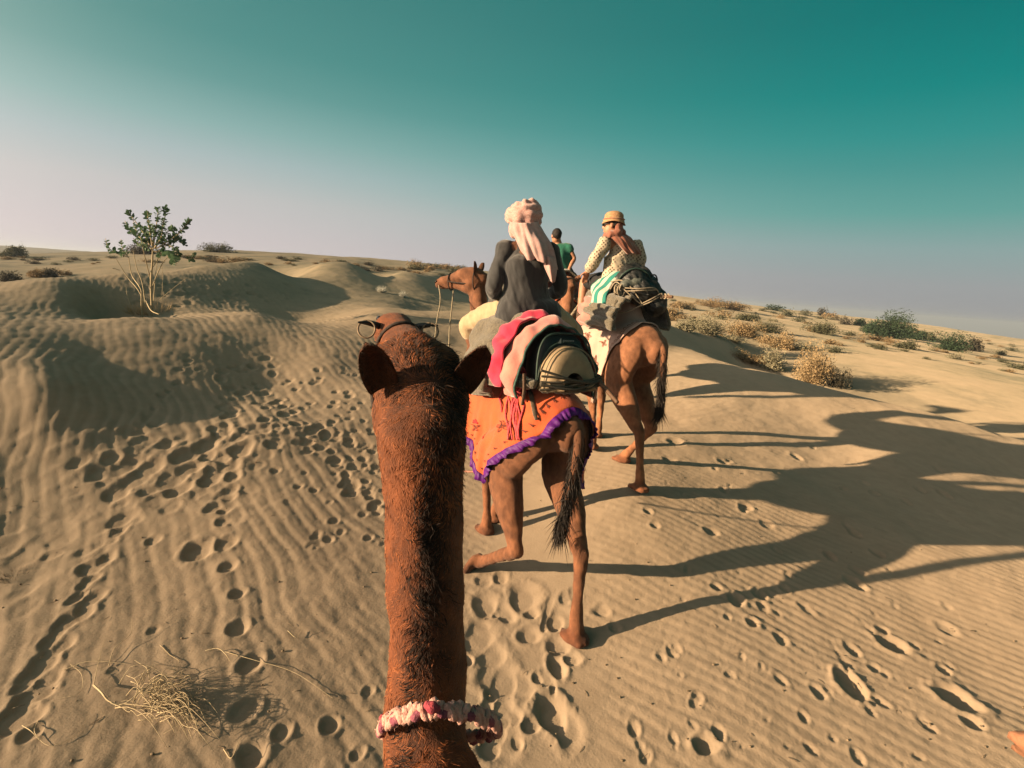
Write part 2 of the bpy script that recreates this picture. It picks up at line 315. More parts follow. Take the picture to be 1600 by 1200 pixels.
# ------------------------------------------------------------ organic shapes: lofted tubes fused into one skin
def catmull(pts, n):
    pts = np.array(pts, float); m = len(pts); ext = np.vstack([2 * pts[0] - pts[1], pts, 2 * pts[-1] - pts[-2]]); out_ = []
    for t in np.linspace(0, m - 1, n):
        k = min(int(t), m - 2); f = t - k; p0, p1, p2, p3 = ext[k:k + 4]
        out_.append(.5 * ((2 * p1) + (-p0 + p2) * f + (2 * p0 - 5 * p1 + 4 * p2 - p3) * f ** 2 + (-p0 + 3 * p1 - 3 * p2 + p3) * f ** 3))
    return np.array(out_)
def tube(pts, rad, n=None, seg=14, side=(1, 0, 0), cap=True):
    """closed tube through pts; rad: list of r or (r_side, r_other). returns verts, faces"""
    pts = np.array(pts, float); rad = np.array([(r, r) if np.isscalar(r) else r for r in rad], float)
    if n is None: n = max(4, 4 * (len(pts) - 1) + 1)
    q = catmull(np.hstack([pts, rad]), n); c = q[:, :3]; rr = np.maximum(q[:, 3:], 1e-4)
    T = np.gradient(c, axis=0); T /= np.linalg.norm(T, axis=1)[:, None] + 1e-12
    s0 = np.array(side, float); V = []; A = np.linspace(0, 2 * PI, seg, endpoint=False)
    def ring(cc, t, ra, rb):
        nonlocal s0
        s = s0 - t * (s0 @ t)
        if np.linalg.norm(s) < .05: s = np.cross(t, [0.3, .5, .8])
        s /= np.linalg.norm(s); s0 = s if False else s0
        u = np.cross(t, s)
        return [cc + s * math.cos(a) * ra + u * math.sin(a) * rb for a in A]
    rings = []
    if cap:
        for e in (.25, .6, .88):
            f = math.sqrt(1 - (1 - e) ** 2); rings.append(ring(c[0] - T[0] * (1 - e) * min(rr[0]) , T[0], rr[0, 0] * f, rr[0, 1] * f))
    for k in range(n): rings.append(ring(c[k], T[k], rr[k, 0], rr[k, 1]))
    if cap:
        for e in (.88, .6, .25):
            f = math.sqrt(1 - (1 - e) ** 2); rings.append(ring(c[-1] + T[-1] * (1 - e) * min(rr[-1]), T[-1], rr[-1, 0] * f, rr[-1, 1] * f))
    V = [v for rg in rings for v in rg]; F = []
    m = len(rings)
    for k in range(m - 1):
        for j in range(seg):
            a = k * seg + j; b = k * seg + (j + 1) % seg; F.append((a, b, b + seg, a + seg))
    F.append(tuple(range(seg - 1, -1, -1))); F.append(tuple((m - 1) * seg + j for j in range(seg)))
    return V, F
def ball(c, r, seg=16, rot=None):
    r = (r, r, r) if np.isscalar(r) else r; V = []; F = []; m = seg // 2 + 1
    for i in range(1, m):
        ph = PI * i / m
        for j in range(seg):
            a = 2 * PI * j / seg; V.append(np.array([math.sin(ph) * math.cos(a) * r[0], math.sin(ph) * math.sin(a) * r[1], math.cos(ph) * r[2]]))
    V.append(np.array([0, 0, r[2]])); V.append(np.array([0, 0, -r[2]])); t = len(V) - 2
    for i in range(m - 2):
        for j in range(seg): a = i * seg + j; b = i * seg + (j + 1) % seg; F.append((a, a + seg, b + seg, b))
    for j in range(seg): F.append((t, j, (j + 1) % seg)); F.append((t + 1, (m - 2) * seg + (j + 1) % seg, (m - 2) * seg + j))
    if rot is not None: V = [rot @ v for v in V]
    return [np.array(c) + v for v in V], F
def box(c, s, rot=None):
    V = [np.array([x, y, z]) * np.array(s) / 2 for x in (-1, 1) for y in (-1, 1) for z in (-1, 1)]
    if rot is not None: V = [rot @ v for v in V]
    F = [(0, 1, 3, 2), (4, 6, 7, 5), (0, 4, 5, 1), (2, 3, 7, 6), (0, 2, 6, 4), (1, 5, 7, 3)]
    return [np.array(c) + v for v in V], F
def join(parts):
    V = []; F = []
    for v, f in parts:
        o = len(V); V.extend(v); F.extend([tuple(i + o for i in q) for q in f])
    return V, F
def fuse(parts, voxel=.014, smooth=4, mirror_noise=0.0, nscale=6.0):
    """voxel-union of closed shapes -> one continuous smooth surface (mesh)"""
    V, F = join(parts); me = mesh_from(V, F); o = bpy.data.objects.new('tmp', me); COL.objects.link(o)
    rm = o.modifiers.new('r', 'REMESH'); rm.mode = 'VOXEL'; rm.voxel_size = voxel
    sm = o.modifiers.new('s', 'SMOOTH'); sm.factor = .5; sm.iterations = smooth
    dg = bpy.context.evaluated_depsgraph_get(); ev = o.evaluated_get(dg); m2 = bpy.data.meshes.new_from_object(ev, preserve_all_data_layers=False, depsgraph=dg)
    bpy.data.objects.remove(o); bpy.data.meshes.remove(me)
    return m2
def co_of(me):
    a = np.empty(len(me.vertices) * 3, np.float32); me.vertices.foreach_get('co', a); return a.reshape(-1, 3)
def nrm_of(me):
    a = np.empty(len(me.vertices) * 3, np.float32); me.vertices.foreach_get('normal', a); return a.reshape(-1, 3)
def set_co(me, c): me.vertices.foreach_set('co', np.ascontiguousarray(c, np.float32).ravel()); me.update()
def paint(me, rgb):
    at = me.color_attributes.new('Col', 'FLOAT_COLOR', 'POINT'); at.data.foreach_set('color', np.ascontiguousarray(np.hstack([rgb, np.ones((len(rgb), 1))]), np.float32).ravel())
def bvh_of(me):
    return BVHTree.FromPolygons([v.co.copy() for v in me.vertices], [tuple(p.vertices) for p in me.polygons])
def rotz(a): c, s = math.cos(a), math.sin(a); return np.array([[c, -s, 0], [s, c, 0], [0, 0, 1.0]])

# ------------------------------------------------------------ camel
def foot_parts(toe, yaw, pitch=0.0):
    """two-toed camel pad, toe = centre of the pad on the ground"""
    c, s = math.cos(yaw), math.sin(yaw); Rz = rotz(yaw); Rx = np.array([[1, 0, 0], [0, math.cos(pitch), -math.sin(pitch)], [0, math.sin(pitch), math.cos(pitch)]]); M = Rz @ Rx
    q = []
    for sx in (-1, 1):
        q.append(tube([toe + M @ np.array([sx * .022, -.075, .035]), toe + M @ np.array([sx * .044, 0, .034]), toe + M @ np.array([sx * .046, .07, .030]), toe + M @ np.array([sx * .038, .11, .020])], [(.036, .034), (.046, .034), (.042, .028), (.022, .018)], side=M @ np.array([1, 0, 0])))
    q.append(ball(toe + M @ np.array([0, -.015, .040]), (.078, .100, .034), rot=M))
    for sx in (-1, 1): q.append(ball(toe + M @ np.array([sx * .034, .112, .030]), (.020, .020, .018), rot=M))
    return q
def hind_leg(s, hip, stifle, hock, fet, toe, yaw=0, pitch=0, fat=1.0):
    q = [tube([hip + np.array([0, .02, .06]), hip, (hip + stifle) / 2 + np.array([s * .035, -.02, 0]), stifle + np.array([0, -.03, 0]), stifle * .5 + hock * .5 + np.array([s * .008, -.02, 0]), hock + (stifle - hock) * .16, hock],
              [(.10, .16), (.135 * fat, .23), (.125 * fat, .20), (.124, .175), (.100, .130), (.060, .086), (.052, .070)], n=26)]
    q.append(tube([hock + (stifle - hock) * .05 + np.array([0, -.012, 0]), hock, hock * .6 + fet * .4, hock * .25 + fet * .75, fet, toe + np.array([0, -.0, .045])], [(.046, .064), (.052, .064), (.040, .046), (.037, .043), (.048, .052), (.055, .060)], n=22))
    q.append(ball(hock + np.array([0, -.032, .012]), (.036, .036, .052)))
    return q + foot_parts(toe, yaw, pitch)
def front_leg(s, sh, elb, knee, fet, toe, yaw=0, pitch=0):
    q = [tube([sh + np.array([0, 0, .1]), sh, (sh + elb) / 2, elb, elb * .45 + knee * .55, knee + (elb - knee) * .1, knee], [(.06, .12), (.09, .16), (.09, .145), (.072, .105), (.052, .066), (.052, .060), (.057, .062)], n=26)]
    q.append(tube([knee, knee * .7 + fet * .3, knee * .25 + fet * .75, fet, toe + np.array([0, 0, .045])], [(.057, .060), (.042, .046), (.037, .042), (.048, .052), (.055, .060)], n=20))
    q.append(ball(knee + np.array([0, .018, 0]), (.050, .042, .065)))
    return q + foot_parts(toe, yaw, pitch)
def head_frame(fwd, up=(0, 0, 1)):
    f = np.array(fwd, float); f /= np.linalg.norm(f); x = np.cross(f, np.array(up, float)); x /= np.linalg.norm(x); z = np.cross(x, f)
    return np.stack([x, f, z], 1)           # columns: right, forward, up
def head_parts(poll, M, k=1.0):
    L = lambda x, y, z: poll + M @ np.array([x, y, z]) * k
    sx = M[:, 0]
    S = lambda l: [(a * k, b * k) for a, b in l]
    q = [tube([L(0, -.10, -.05), L(0, -.02, -.015), L(0, .09, .012), L(0, .20, -.005), L(0, .31, -.028), L(0, .41, -.040), L(0, .475, -.052), L(0, .50, -.064)],
              S([(.075, .075), (.105, .10), (.108, .088), (.080, .072), (.060, .062), (.056, .056), (.050, .044), (.030, .028)]), n=40, seg=20, side=sx)]
    q.append(tube([L(0, -.05, -.13), L(0, .08, -.135), L(0, .20, -.105), L(0, .33, -.098), L(0, .43, -.098), L(0, .465, -.095)], S([(.070, .08), (.078, .07), (.052, .045), (.036, .028), (.036, .026), (.022, .018)]), n=26, seg=16, side=sx))
    for s in (-1, 1):
        q.append(ball(L(s * .078, .105, .038), (.034 * k, .05 * k, .034 * k), rot=M))          # brow
        q.append(ball(L(s * .028, .475, -.088), (.026 * k, .03 * k, .036 * k), rot=M))         # split upper lip
        q.append(ball(L(s * .062, .02, -.08), (.05 * k, .09 * k, .07 * k), rot=M))              # cheek
    return q
def ear_mesh(base, M, s, k=1.0, wid=.038, spread=.9, back=.1, face=(0, -1, .2)):
    """cupped ear; returns closed thin shell"""
    ax = M @ np.array([s * spread, -back, .75]); ax /= np.linalg.norm(ax)
    fc = M @ np.array(face, float); fc -= ax * (fc @ ax); fc /= np.linalg.norm(fc); sd_ = np.cross(ax, fc)
    V = []; F = []; n, m = 13, 11
    for layer in (0, 1):
        for i in range(n):
            t = i / (n - 1); w = wid * k * (math.sin(PI * min(1, .20 + .80 * t)) ** .38 if t < 1 else 0.02) * (1.05 - .12 * t)
            for j in range(m):
                u = 2 * j / (m - 1) - 1; cup = .030 * k * (1 - u * u) * math.sin(PI * (.12 + .8 * t))
                p = base + ax * (.128 * k * t - .004) + sd_ * w * u - fc * cup
                if layer: p = p - fc * (.008 * k * (1 - .8 * u * u)) - fc * .002
                V.append(p)
    o = n * m
    for i in range(n - 1):
        for j in range(m - 1):
            a = i * m + j; F.append((a, a + 1, a + m + 1, a + m)); F.append((o + a, o + a + m, o + a + m + 1, o + a + 1))
    for i in range(n - 1):
        for j in (0, m - 1):
            a = i * m + j; F.append((a, a + m, o + a + m, o + a) if j == 0 else (a + m, a, o + a, o + a + m))
    for j in range(m - 1):
        a = (n - 1) * m + j; F.append((a, a + 1, o + a + 1, o + a))
    return V, F
def strands(me_or_pts, count, length, width, mask=None, flow=None, curl=.35, seed=1, swirl=1.0, normals=None, lift=.5, nseg=3, lvar=.4):
    """tapered hair ribbons rooted on a surface"""
    g = np.random.default_rng(seed)
    if normals is None:
        me = me_or_pts; me.calc_loop_triangles(); co = co_of(me); nr = nrm_of(me)
        tri = np.empty(len(me.loop_triangles) * 3, np.int32); me.loop_triangles.foreach_get('vertices', tri); tri = tri.reshape(-1, 3)
        A, B, C_ = co[tri[:, 0]], co[tri[:, 1]], co[tri[:, 2]]; area = np.linalg.norm(np.cross(B - A, C_ - A), axis=1)
        if mask is not None: area = area * mask((A + B + C_) / 3)
        pick = g.choice(len(tri), count, p=area / area.sum()); u = g.random((count, 2)); fl = u.sum(1) > 1; u[fl] = 1 - u[fl]
        w = np.stack([1 - u.sum(1), u[:, 0], u[:, 1]], 1)[:, :, None]
        p = (co[tri[pick]] * w).sum(1); n = (nr[tri[pick]] * w).sum(1); n /= np.linalg.norm(n, axis=1)[:, None] + 1e-9
    else: p, n = me_or_pts, normals; count = len(p)
    f = flow(p) if flow else np.tile([0, 0, -1.0], (count, 1)); f = f - n * (f * n).sum(1)[:, None]; f /= np.linalg.norm(f, axis=1)[:, None] + 1e-9
    b = np.cross(n, f)
    sw = (noise3(p * 22)[:, None] * 1.1 + noise3(p * 60 + 9)[:, None] * .9) * swirl + g.normal(0, .25, (count, 1))
    d = f * np.cos(sw) + b * np.sin(sw)
    ln = (length(p) if callable(length) else length) * (1 + lvar * g.normal(0, 1, count)).clip(.3, 2.2); wd = width * (.7 + .6 * g.random(count))
    pts = []; cur = p - n * .002; dirn = d + n * lift
    for k in range(nseg + 1):
        pts.append(cur); dirn = dirn / (np.linalg.norm(dirn, axis=1)[:, None] + 1e-9)
        cur = cur + dirn * (ln / nseg)[:, None]; dirn = dirn - n * (lift * .8 / nseg * 1.6) + b * (curl * noise3(p * 35 + k)[:, None]) + g.normal(0, curl * .25, (count, 3)) + np.array([0, 0, -.08])
    V = []; 
    sidev = np.cross(d, n + g.normal(0, .5, (count, 3))); sidev /= np.linalg.norm(sidev, axis=1)[:, None] + 1e-9
    for k in range(nseg):
        w_ = wd * (1 - k / nseg * .55); V.append(pts[k] - sidev * w_[:, None] / 2); V.append(pts[k] + sidev * w_[:, None] / 2)
    V.append(pts[-1]); V = np.stack(V, 1); nv = 2 * nseg + 1; base = (np.arange(count) * nv)[:, None]
    T = []
    for k in range(nseg - 1): T += [[2 * k, 2 * k + 1, 2 * k + 3], [2 * k, 2 * k + 3, 2 * k + 2]]
    T.append([2 * nseg - 2, 2 * nseg - 1, 2 * nseg])
    Q = (base[:, None, :] + np.array(T)[None]).reshape(-1, 3)
    return np_mesh(V.reshape(-1, 3), Q, 3, 'fur'), p

def torso_parts():
    q = [tube([(0, -.80, 1.40), (0, -.66, 1.43), (0, -.48, 1.43), (0, -.22, 1.38), (0, .05, 1.33), (0, .3, 1.31), (0, .55, 1.34), (0, .72, 1.37), (0, .80, 1.38)],
              [(.10, .13), (.20, .21), (.245, .25), (.26, .28), (.30, .33), (.31, .36), (.26, .34), (.19, .26), (.12, .17)], n=40, seg=24)]
    q.append(ball((0, -.05, 1.62), (.19, .40, .38), seg=22))
    q.append(ball((0, -.60, 1.50), (.17, .20, .15)))
    for s in (-1, 1): q.append(ball((s * .13, -.50, 1.52), (.10, .16, .10)))
    return q

M_TAILHAIR = mat('dark_tail_hair', (.022, .014, .010), .75, .3, 60, .6, 200, stretch=(1, 1, .12))
M_EYE = mat('dark_eye', (.01, .007, .005), .08, 0, 5, spec=.6)
M_INNER = mat('dark_ear_fur', (.030, .018, .012), .95, .3, 60, .4, 300)
def camel_mat(name, base, dark):
    return mat(name, base, .82, .16, 22, .55, 260, color2=dark, attr='Col', sheen=.05, spec=.2, stretch=(1, 1, .6), detail=8)
def camel(name, label, loc, rz, pose, cmat, voxel=.014, tailpts=None, group=None):
    root = empty(name, loc, rz); tag(root, label, 'camel', group)
    q = torso_parts()
    a = lambda *v: np.array(v, float)
    neck = pose['neck']
    q.append(tube([v[0] for v in neck], [v[1] for v in neck], n=34, seg=18))
    M = head_frame(pose['head_dir'], pose.get('head_up', (0, 0, 1))); poll = a(*pose['poll']); hk = pose.get('hk', 1.0)
    q += head_parts(poll, M, hk)
    for s, key in ((-1, 'hl'), (1, 'hr')):
        L = pose[key]; q += hind_leg(s, a(s * .15, -.54, 1.40), a(*L[0]), a(*L[1]), a(*L[2]), a(*L[3]), *(L[4:] if len(L) > 4 else ()))
    for s, key in ((-1, 'fl'), (1, 'fr')):
        L = pose[key]; q += front_leg(s, a(s * .17, .48, 1.38), a(*L[0]), a(*L[1]), a(*L[2]), a(*L[3]), *(L[4:] if len(L) > 4 else ()))
    me = fuse(q, voxel, 5)
    co = co_of(me); nr = nrm_of(me)
    # surface relief: ribs, tendons, muscle
    legz = sstep(1.0, .7, co[:, 2]) * (co[:, 1] < .9)
    relief = .004 * noise3(co * 9) + .003 * noise3(co * 24 + 5) + legz * .0032 * (1 - 2.2 * np.abs(noise3(co * np.array([26, 26, 3.2]) + 3))) + .007 * (1 - legz) * (1 - 2 * np.abs(noise3(co * np.array([7, 4.5, 5]) + 2)))
    set_co(me, co + nr * relief[:, None])
    x, y, z = co[:, 0], co[:, 1], co[:, 2]
    g = np.ones((len(co), 3)); n_ = noise3(co * 5)
    # coat colour: paler lower legs and belly, darker knees, hocks and feet soles
    patch = (noise3(co * 3.1 + 20) > .12)[:, None] * .0 + sstep(.0, .5, noise3(co * 4.2 + 20))[:, None]; g *= 1 - .28 * patch; g *= (1 + .14 * noise3(co * 17) + .10 * noise3(co * 48))[:, None]
    g *= 1 - .30 * (sstep(.06, .0, np.abs(z - .60)) * (z < .66))[:, None]
    leg = sstep(.75, .45, z + .06 * n_)[:, None]; g *= 1 + leg * np.array([.35, .30, .22])
    foot = sstep(.13, .05, z)[:, None]; g *= 1 - foot * np.array([.45, .5, .5])
    g *= (1 + .10 * noise3(co * 2.3))[:, None]
    if 'paint' in pose: g = pose['paint'](co, g)
    paint(me, g)
    body = link_mesh('body', me, cmat, root)
    for s in (-1, 1):
        e = link_mesh('ear', mesh_from(*ear_mesh(poll + M @ np.array([s * pose.get('ear_x' if s < 0 else 'ear_xr', .085), -.03, pose.get('ear_z', .035)]) * hk, M, s, hk, .038, pose.get('ear_spread', .7), pose.get('ear_back', .25), pose.get('ear_face', (s * .5, 1, .2)))), pose.get('ear_mat', cmat), root)
        if pose.get('ear_mat', cmat) is cmat: paint(e.data, np.full((len(e.data.vertices), 3), .6))
        V, F = ball(poll + M @ np.array([s * .088, .115, .018]) * hk, .021 * hk, 12); link_mesh('eye', mesh_from(V, F), M_EYE, root)
        V, F = tube([poll + M @ np.array([s * .030, .455, -.045]) * hk, poll + M @ np.array([s * .042, .475, -.030]) * hk, poll + M @ np.array([s * .040, .49, -.045]) * hk], [.007, .010, .006]); link_mesh('nostril', mesh_from(V, F), M_EYE, root)
    # tail: fleshy dock and hanging brush
    tp = tailpts or [(0, -.80, 1.46), (0, -.88, 1.40), (0, -.90, 1.20), (0, -.90, 1.00), (.0, -.89, .82), (0, -.88, .74)]
    V, F = tube(tp[:4], [(.042, .04), (.036, .036), (.03, .03), (.022, .022)]); dock = mesh_from(V, F); paint(dock, np.full((len(V), 3), .8)); tail = link_mesh('tail', dock, cmat, root)
    c = catmull(tp, 60); g_ = np.random.default_rng(3); cnt = 2600; k = (g_.random(cnt) ** .8 * 52).astype(int); off = g_.normal(0, 1, (cnt, 3)); off[:, 2] = 0
    rad = .014 + .010 * np.sin(PI * k / 58); pp = c[k] + off * rad[:, None] * .8; nn = off / (np.linalg.norm(off, axis=1)[:, None] + 1e-6)
    hm, _ = strands(pp, cnt, .13, .005, normals=nn, flow=lambda p: np.tile([0, 0, -1.0], (len(p), 1)), curl=.05, swirl=.2, lift=.02, seed=9)
    h = link_mesh('tail_hair', hm, M_TAILHAIR, tail); tag(h, kind='stuff')
    return root, body, me, (poll, M, hk)
def to_local(root, w):
    """world point -> the thing's own coordinates"""
    w = np.array(w, float) - np.array(root.location); return rotz(-root.rotation_euler.z) @ w

FL_STAND = [(-.17, .44, 1.08), (-.15, .50, .60), (-.15, .50, .14), (-.15, .54, 0)]
def mirror(L): return [(-p[0], p[1], p[2]) if isinstance(p, tuple) else p for p in L]
NECK_STD = [((0, .50, 1.38), (.20, .28)), ((0, .80, 1.33), (.15, .21)), ((0, 1.05, 1.33), (.115, .155)), ((0, 1.25, 1.48), (.095, .13)), ((0, 1.36, 1.72), (.085, .115)), ((0, 1.40, 1.95), (.08, .10)), ((0, 1.42, 2.08), (.08, .09))]

# --- camel with the orange cloth (the one right ahead)
C2 = np.array([.04, 4.11, 0.02]); A2 = R(29)
O2 = (np.array([.15, 4.16, .02]), R(21)); O3 = (np.array([1.24, 6.05, .44]), R(17))
def reframe(pts, O, C, A):
    out_ = []
    for p in pts:
        if isinstance(p, tuple): w = rotz(O[1]) @ np.array(p) + O[0]; out_.append(tuple(rotz(-A) @ (w - C)))
        else: out_.append(p)
    return out_
_l2 = lambda w: tuple(rotz(-A2) @ (np.array(w) - C2))
_n2 = [((0, .50, 1.38), (.20, .28)), ((.02, .80, 1.36), (.15, .21)), ((.08, 1.0, 1.42), (.115, .155))] + [(_l2(P(u, v, y)), r) for u, v, y, r in ((748, 520, 4.95, (.085, .115)), (747, 475, 5.02, (.078, .105)), (746, 450, 5.03, (.074, .095)), (744, 436, 5.03, (.078, .085)))]
_p2 = np.array(_l2(P(741, 430, 5.03))); _d2 = np.array(_l2(P(695, 437, 4.93))) - _p2
pose2 = dict(neck=_n2, poll=tuple(_p2), head_dir=tuple(_d2 + np.array([0, .28, 0])), hk=.84, ear_spread=.30,
    hr=[(.17, -.42, 1.03), (.10, -.93, .56), (.06, -1.02, .16), (.05, -1.06, -.02), .0, 0],
    hl=[(-.24, -.30, 1.02), (-.27, -.62, .47), (-.36, -.14, .12), (-.39, -.09, .055), .30, -1.05],
    fl=[(-.16, .46, 1.08), (-.14, .56, .62), (-.12, .50, .16), (-.12, .53, .02)],
    fr=[(.14, .46, 1.08), (.05, .60, .64), (.02, .66, .18), (.02, .70, .05)])
for _k in ('hr', 'hl', 'fl', 'fr'):
    _a = pose2[_k]; pose2[_k] = [_a[0]] + reframe(_a[1:], O2, C2, A2)
M_CAMEL2 = camel_mat('brown_camel_coat', (.27, .112, .056), (.13, .054, .028))
cam2, body2, me2, hf2 = camel('camel', 'brown camel in the middle with orange cloth over its rump and head turned left', tuple(C2), A2, pose2, M_CAMEL2,
    tailpts=[(0.02, -.80, 1.50), (.0, -.90, 1.40), (-.03, -.93, 1.20), (-.07, -.94, 1.00), (-.10, -.93, .82), (-.10, -.90, .72)])
# --- camel with the pale cloth
C3 = np.array([1.13, 6.01, .44]); A3 = R(25)
pose3 = dict(neck=NECK_STD[:3] + [((.06, 1.22, 1.48), (.095, .13)), ((.12, 1.32, 1.72), (.088, .115)), ((.15, 1.36, 1.90), (.082, .10)), ((.16, 1.37, 2.0), (.08, .09))], poll=(.16, 1.38, 2.06), head_dir=(.12, 1, .05), hk=.92, ear_spread=.5,
    hl=[(-.18, -.42, 1.02), (-.13, -.86, .55), (-.12, -.96, .14), (-.12, -.98, -.04), .1, 0],
    hr=[(.18, -.28, 1.02), (.19, -.58, .52), (.10, -.30, .14), (.08, -.22, .0), .2, 0],
    fl=[(-.17, .46, 1.08), (-.13, .30, .62), (-.14, .16, .18), (-.13, .20, .02), .1, -.2], fr=mirror([(-.17, .46, 1.08), (-.15, .62, .62), (-.15, .60, .16), (-.15, .66, .04)]))
for _k in ('hl', 'hr', 'fl', 'fr'):
    _a = pose3[_k]; pose3[_k] = [_a[0]] + reframe(_a[1:], O3, C3, A3)
M_CAMEL3 = camel_mat('tan_camel_coat', (.38, .165, .084), (.22, .093, .047))
cam3, body3, me3, hf3 = camel('camel', 'tan camel on the right with pale pink patterned cloth and loaded black bag', tuple(C3), A3, pose3, M_CAMEL3,
    tailpts=[(0, -.80, 1.50), (0, -.90, 1.42), (.0, -.93, 1.20), (.02, -.93, 1.00), (.03, -.92, .84), (.03, -.90, .72)])
# --- camel of the rider in green, mostly hidden
C4 = np.array([.62, 8.9, .60]); A4 = R(14)
pose4 = dict(neck=NECK_STD, poll=(0, 1.44, 2.14), head_dir=(0, 1, .05), hl=[(-.17, -.42, 1.05), (-.15, -.74, .60), (-.15, -.72, .14), (-.15, -.70, 0)], hr=mirror([(-.17, -.42, 1.05), (-.15, -.74, .60), (-.15, -.72, .14), (-.15, -.70, 0)]), fl=FL_STAND, fr=mirror(FL_STAND))
cam4, body4, me4, hf4 = camel('camel', 'reddish camel farthest ahead, half hidden behind the other two', tuple(C4), A4, pose4, camel_mat('reddish_camel_coat', (.36, .14, .06), (.24, .09, .04)), voxel=.02)
# --- our own camel: neck and head rise in front of the camera
C1 = np.array([.02, -.28, -.06]); A1 = R(9)
_l1 = lambda w: rotz(-A1) @ (np.array(w) - C1)
nk = [(P(672, 1290, .86), (.118, .15)), (P(668, 1180, .99), (.094, .125)), (P(665, 1000, 1.09), (.090, .115)), (P(664, 850, 1.15), (.091, .11)), (P(661, 745, 1.19), (.094, .11)), (P(659, 680, 1.21), (.104, .12))]
poll1 = _l1(P(661, 616, 1.30)); nose1 = _l1(P(616, 488, 1.72)); hd = nose1 - poll1
def paint1(co, g):
    # dark curly mane down the back of the neck, spread wider as shade painted on the right side; darker crown
    w = (rotz(A1) @ co.T).T + C1
    u = (w[:, 0] + .152) ; m = np.exp(-((u + .015 * noise3(co * 8)) / .040) ** 2) * (w[:, 2] > 1.0) * (w[:, 1] < 1.32)
    g = g * (1 - .72 * m[:, None]); top = sstep(.25, .05, np.linalg.norm(co - poll1, axis=1)); g = g * (1 - .45 * top[:, None] * (.6 + .4 * noise3(co * 14))[:, None])
    return g
pose1 = dict(neck=[((0, .50, 1.36), (.20, .28)), ((-.0, .80, 1.25), (.15, .20)), ((-.01, 1.02, 1.22), (.125, .165))] + [(tuple(_l1(w)), r) for w, r in nk],
    poll=tuple(poll1), head_dir=tuple(hd), hk=1.06, ear_spread=.30, ear_back=.02, ear_x=.100, ear_xr=.082, ear_z=.035, ear_face=(0, -1, .15), paint=paint1,
    hl=[(-.17, -.42, 1.05), (-.15, -.80, .60), (-.15, -.80, .14), (-.15, -.80, 0)], hr=mirror([(-.17, -.42, 1.05), (-.15, -.60, .60), (-.15, -.50, .14), (-.15, -.46, 0)]),
    fl=[(-.17, .44, 1.08), (-.15, .36, .60), (-.15, .20, .14), (-.15, .22, 0)], fr=mirror([(-.17, .50, 1.08), (-.16, .82, .66), (-.16, 1.0, .20), (-.16, 1.06, .06)]))
M_CAMEL1 = camel_mat('red_brown_camel_coat', (.24, .070, .022), (.10, .030, .011))
pose1['ear_mat'] = M_CAMEL1
cam1, body1, me1, hf1 = camel('camel', 'red-brown camel nearest the camera seen from behind its upright neck and ears', tuple(C1), A1, pose1, M_CAMEL1, voxel=.015)

def _w1(co): return (rotz(A1) @ co.T).T + C1
def _mask_neck(c):
    w = _w1(c); return (w[:, 2] > .95) * (w[:, 1] < 2.2) * (w[:, 1] > .6) * np.where(w[:, 1] > 1.42, .35, 1.0)
def _flow1(p):
    w = _w1(p); up_ = sstep(2.02, 2.25, w[:, 2])[:, None]
    return np.array([0, 0, -1.0]) * (1 - up_) + np.array([-.2, .9, -.2]) * up_ + 0 * p
M_FUR1 = mat('red_brown_fur', (.46, .145, .045), .75, .2, 30, color2=(.16, .044, .015), sheen=.0, spec=.25)
M_MANE1 = mat('dark_mane_fur', (.030, .014, .009), .8, .3, 40, color2=(.010, .006, .004), sheen=.0, spec=.2)
fm, _ = strands(me1, 60000, lambda p: .015 + .007 * noise3(p * 9), .0016, mask=_mask_neck, flow=_flow1, curl=.5, nseg=2, lift=.26, seed=21)
f = link_mesh('fur', fm, M_FUR1, body1); tag(f, kind='stuff')
def _mane_mask(c):
    w = _w1(c); u = w[:, 0] + .150 + .02 * noise3(c * 7); neck_ = np.exp(-(u / .030) ** 2) * (w[:, 1] < 1.35) * (w[:, 2] > .95) * (.35 + .65 * (noise3(c * 11) > -.15))
    crown = np.exp(-(np.linalg.norm(w - (np.array(P(672, 600, 1.27)) + [0, 0, .06]), axis=1) / .095) ** 2) * (w[:, 2] > 2.1)
    return neck_ + crown * .45
fm, _ = strands(me1, 30000, lambda p: .022 + .010 * noise3(p * 13), .0019, mask=_mane_mask, flow=_flow1, curl=1.1, lift=.45, seed=22, nseg=3)
f = link_mesh('mane', fm, M_MANE1, body1); tag(f, kind='stuff')
def ear_fur(root, earname_objs, mt):
    for e in earname_objs:
        fm, _ = strands(e.data, 2200, .008, .0013, flow=lambda p: np.tile([0, -.4, .6], (len(p), 1)), curl=.3, lift=.8, seed=23)
        f = link_mesh('ear_fur', fm, mt, e); tag(f, kind='stuff')
ear_fur(cam1, [c for c in cam1.children if c.name.startswith('ear')], M_MANE1)

for root_, me_, bd_, C_, A_ in ((cam2, me2, body2, C2, A2), (cam3, me3, body3, C3, A3)):
    mt_ = mat('short_coat_hair', (.27, .115, .058) if me_ is me2 else (.38, .17, .086), .85, .2, 30, color2=(.13, .054, .027) if me_ is me2 else (.22, .095, .048), sheen=.2)
    fm, _ = strands(me_, 26000 if me_ is me2 else 14000, .016, .0032 if me_ is me2 else .0045, mask=lambda c: (c[:, 1] < -.1) * (c[:, 2] > .35) * 1.0, flow=lambda p: np.tile([0, -.5, -1.0], (len(p), 1)), curl=.15, swirl=.3, lift=.10, seed=31, nseg=1)
    f = link_mesh('coat_hair', fm, mt_, bd_); tag(f, kind='stuff')

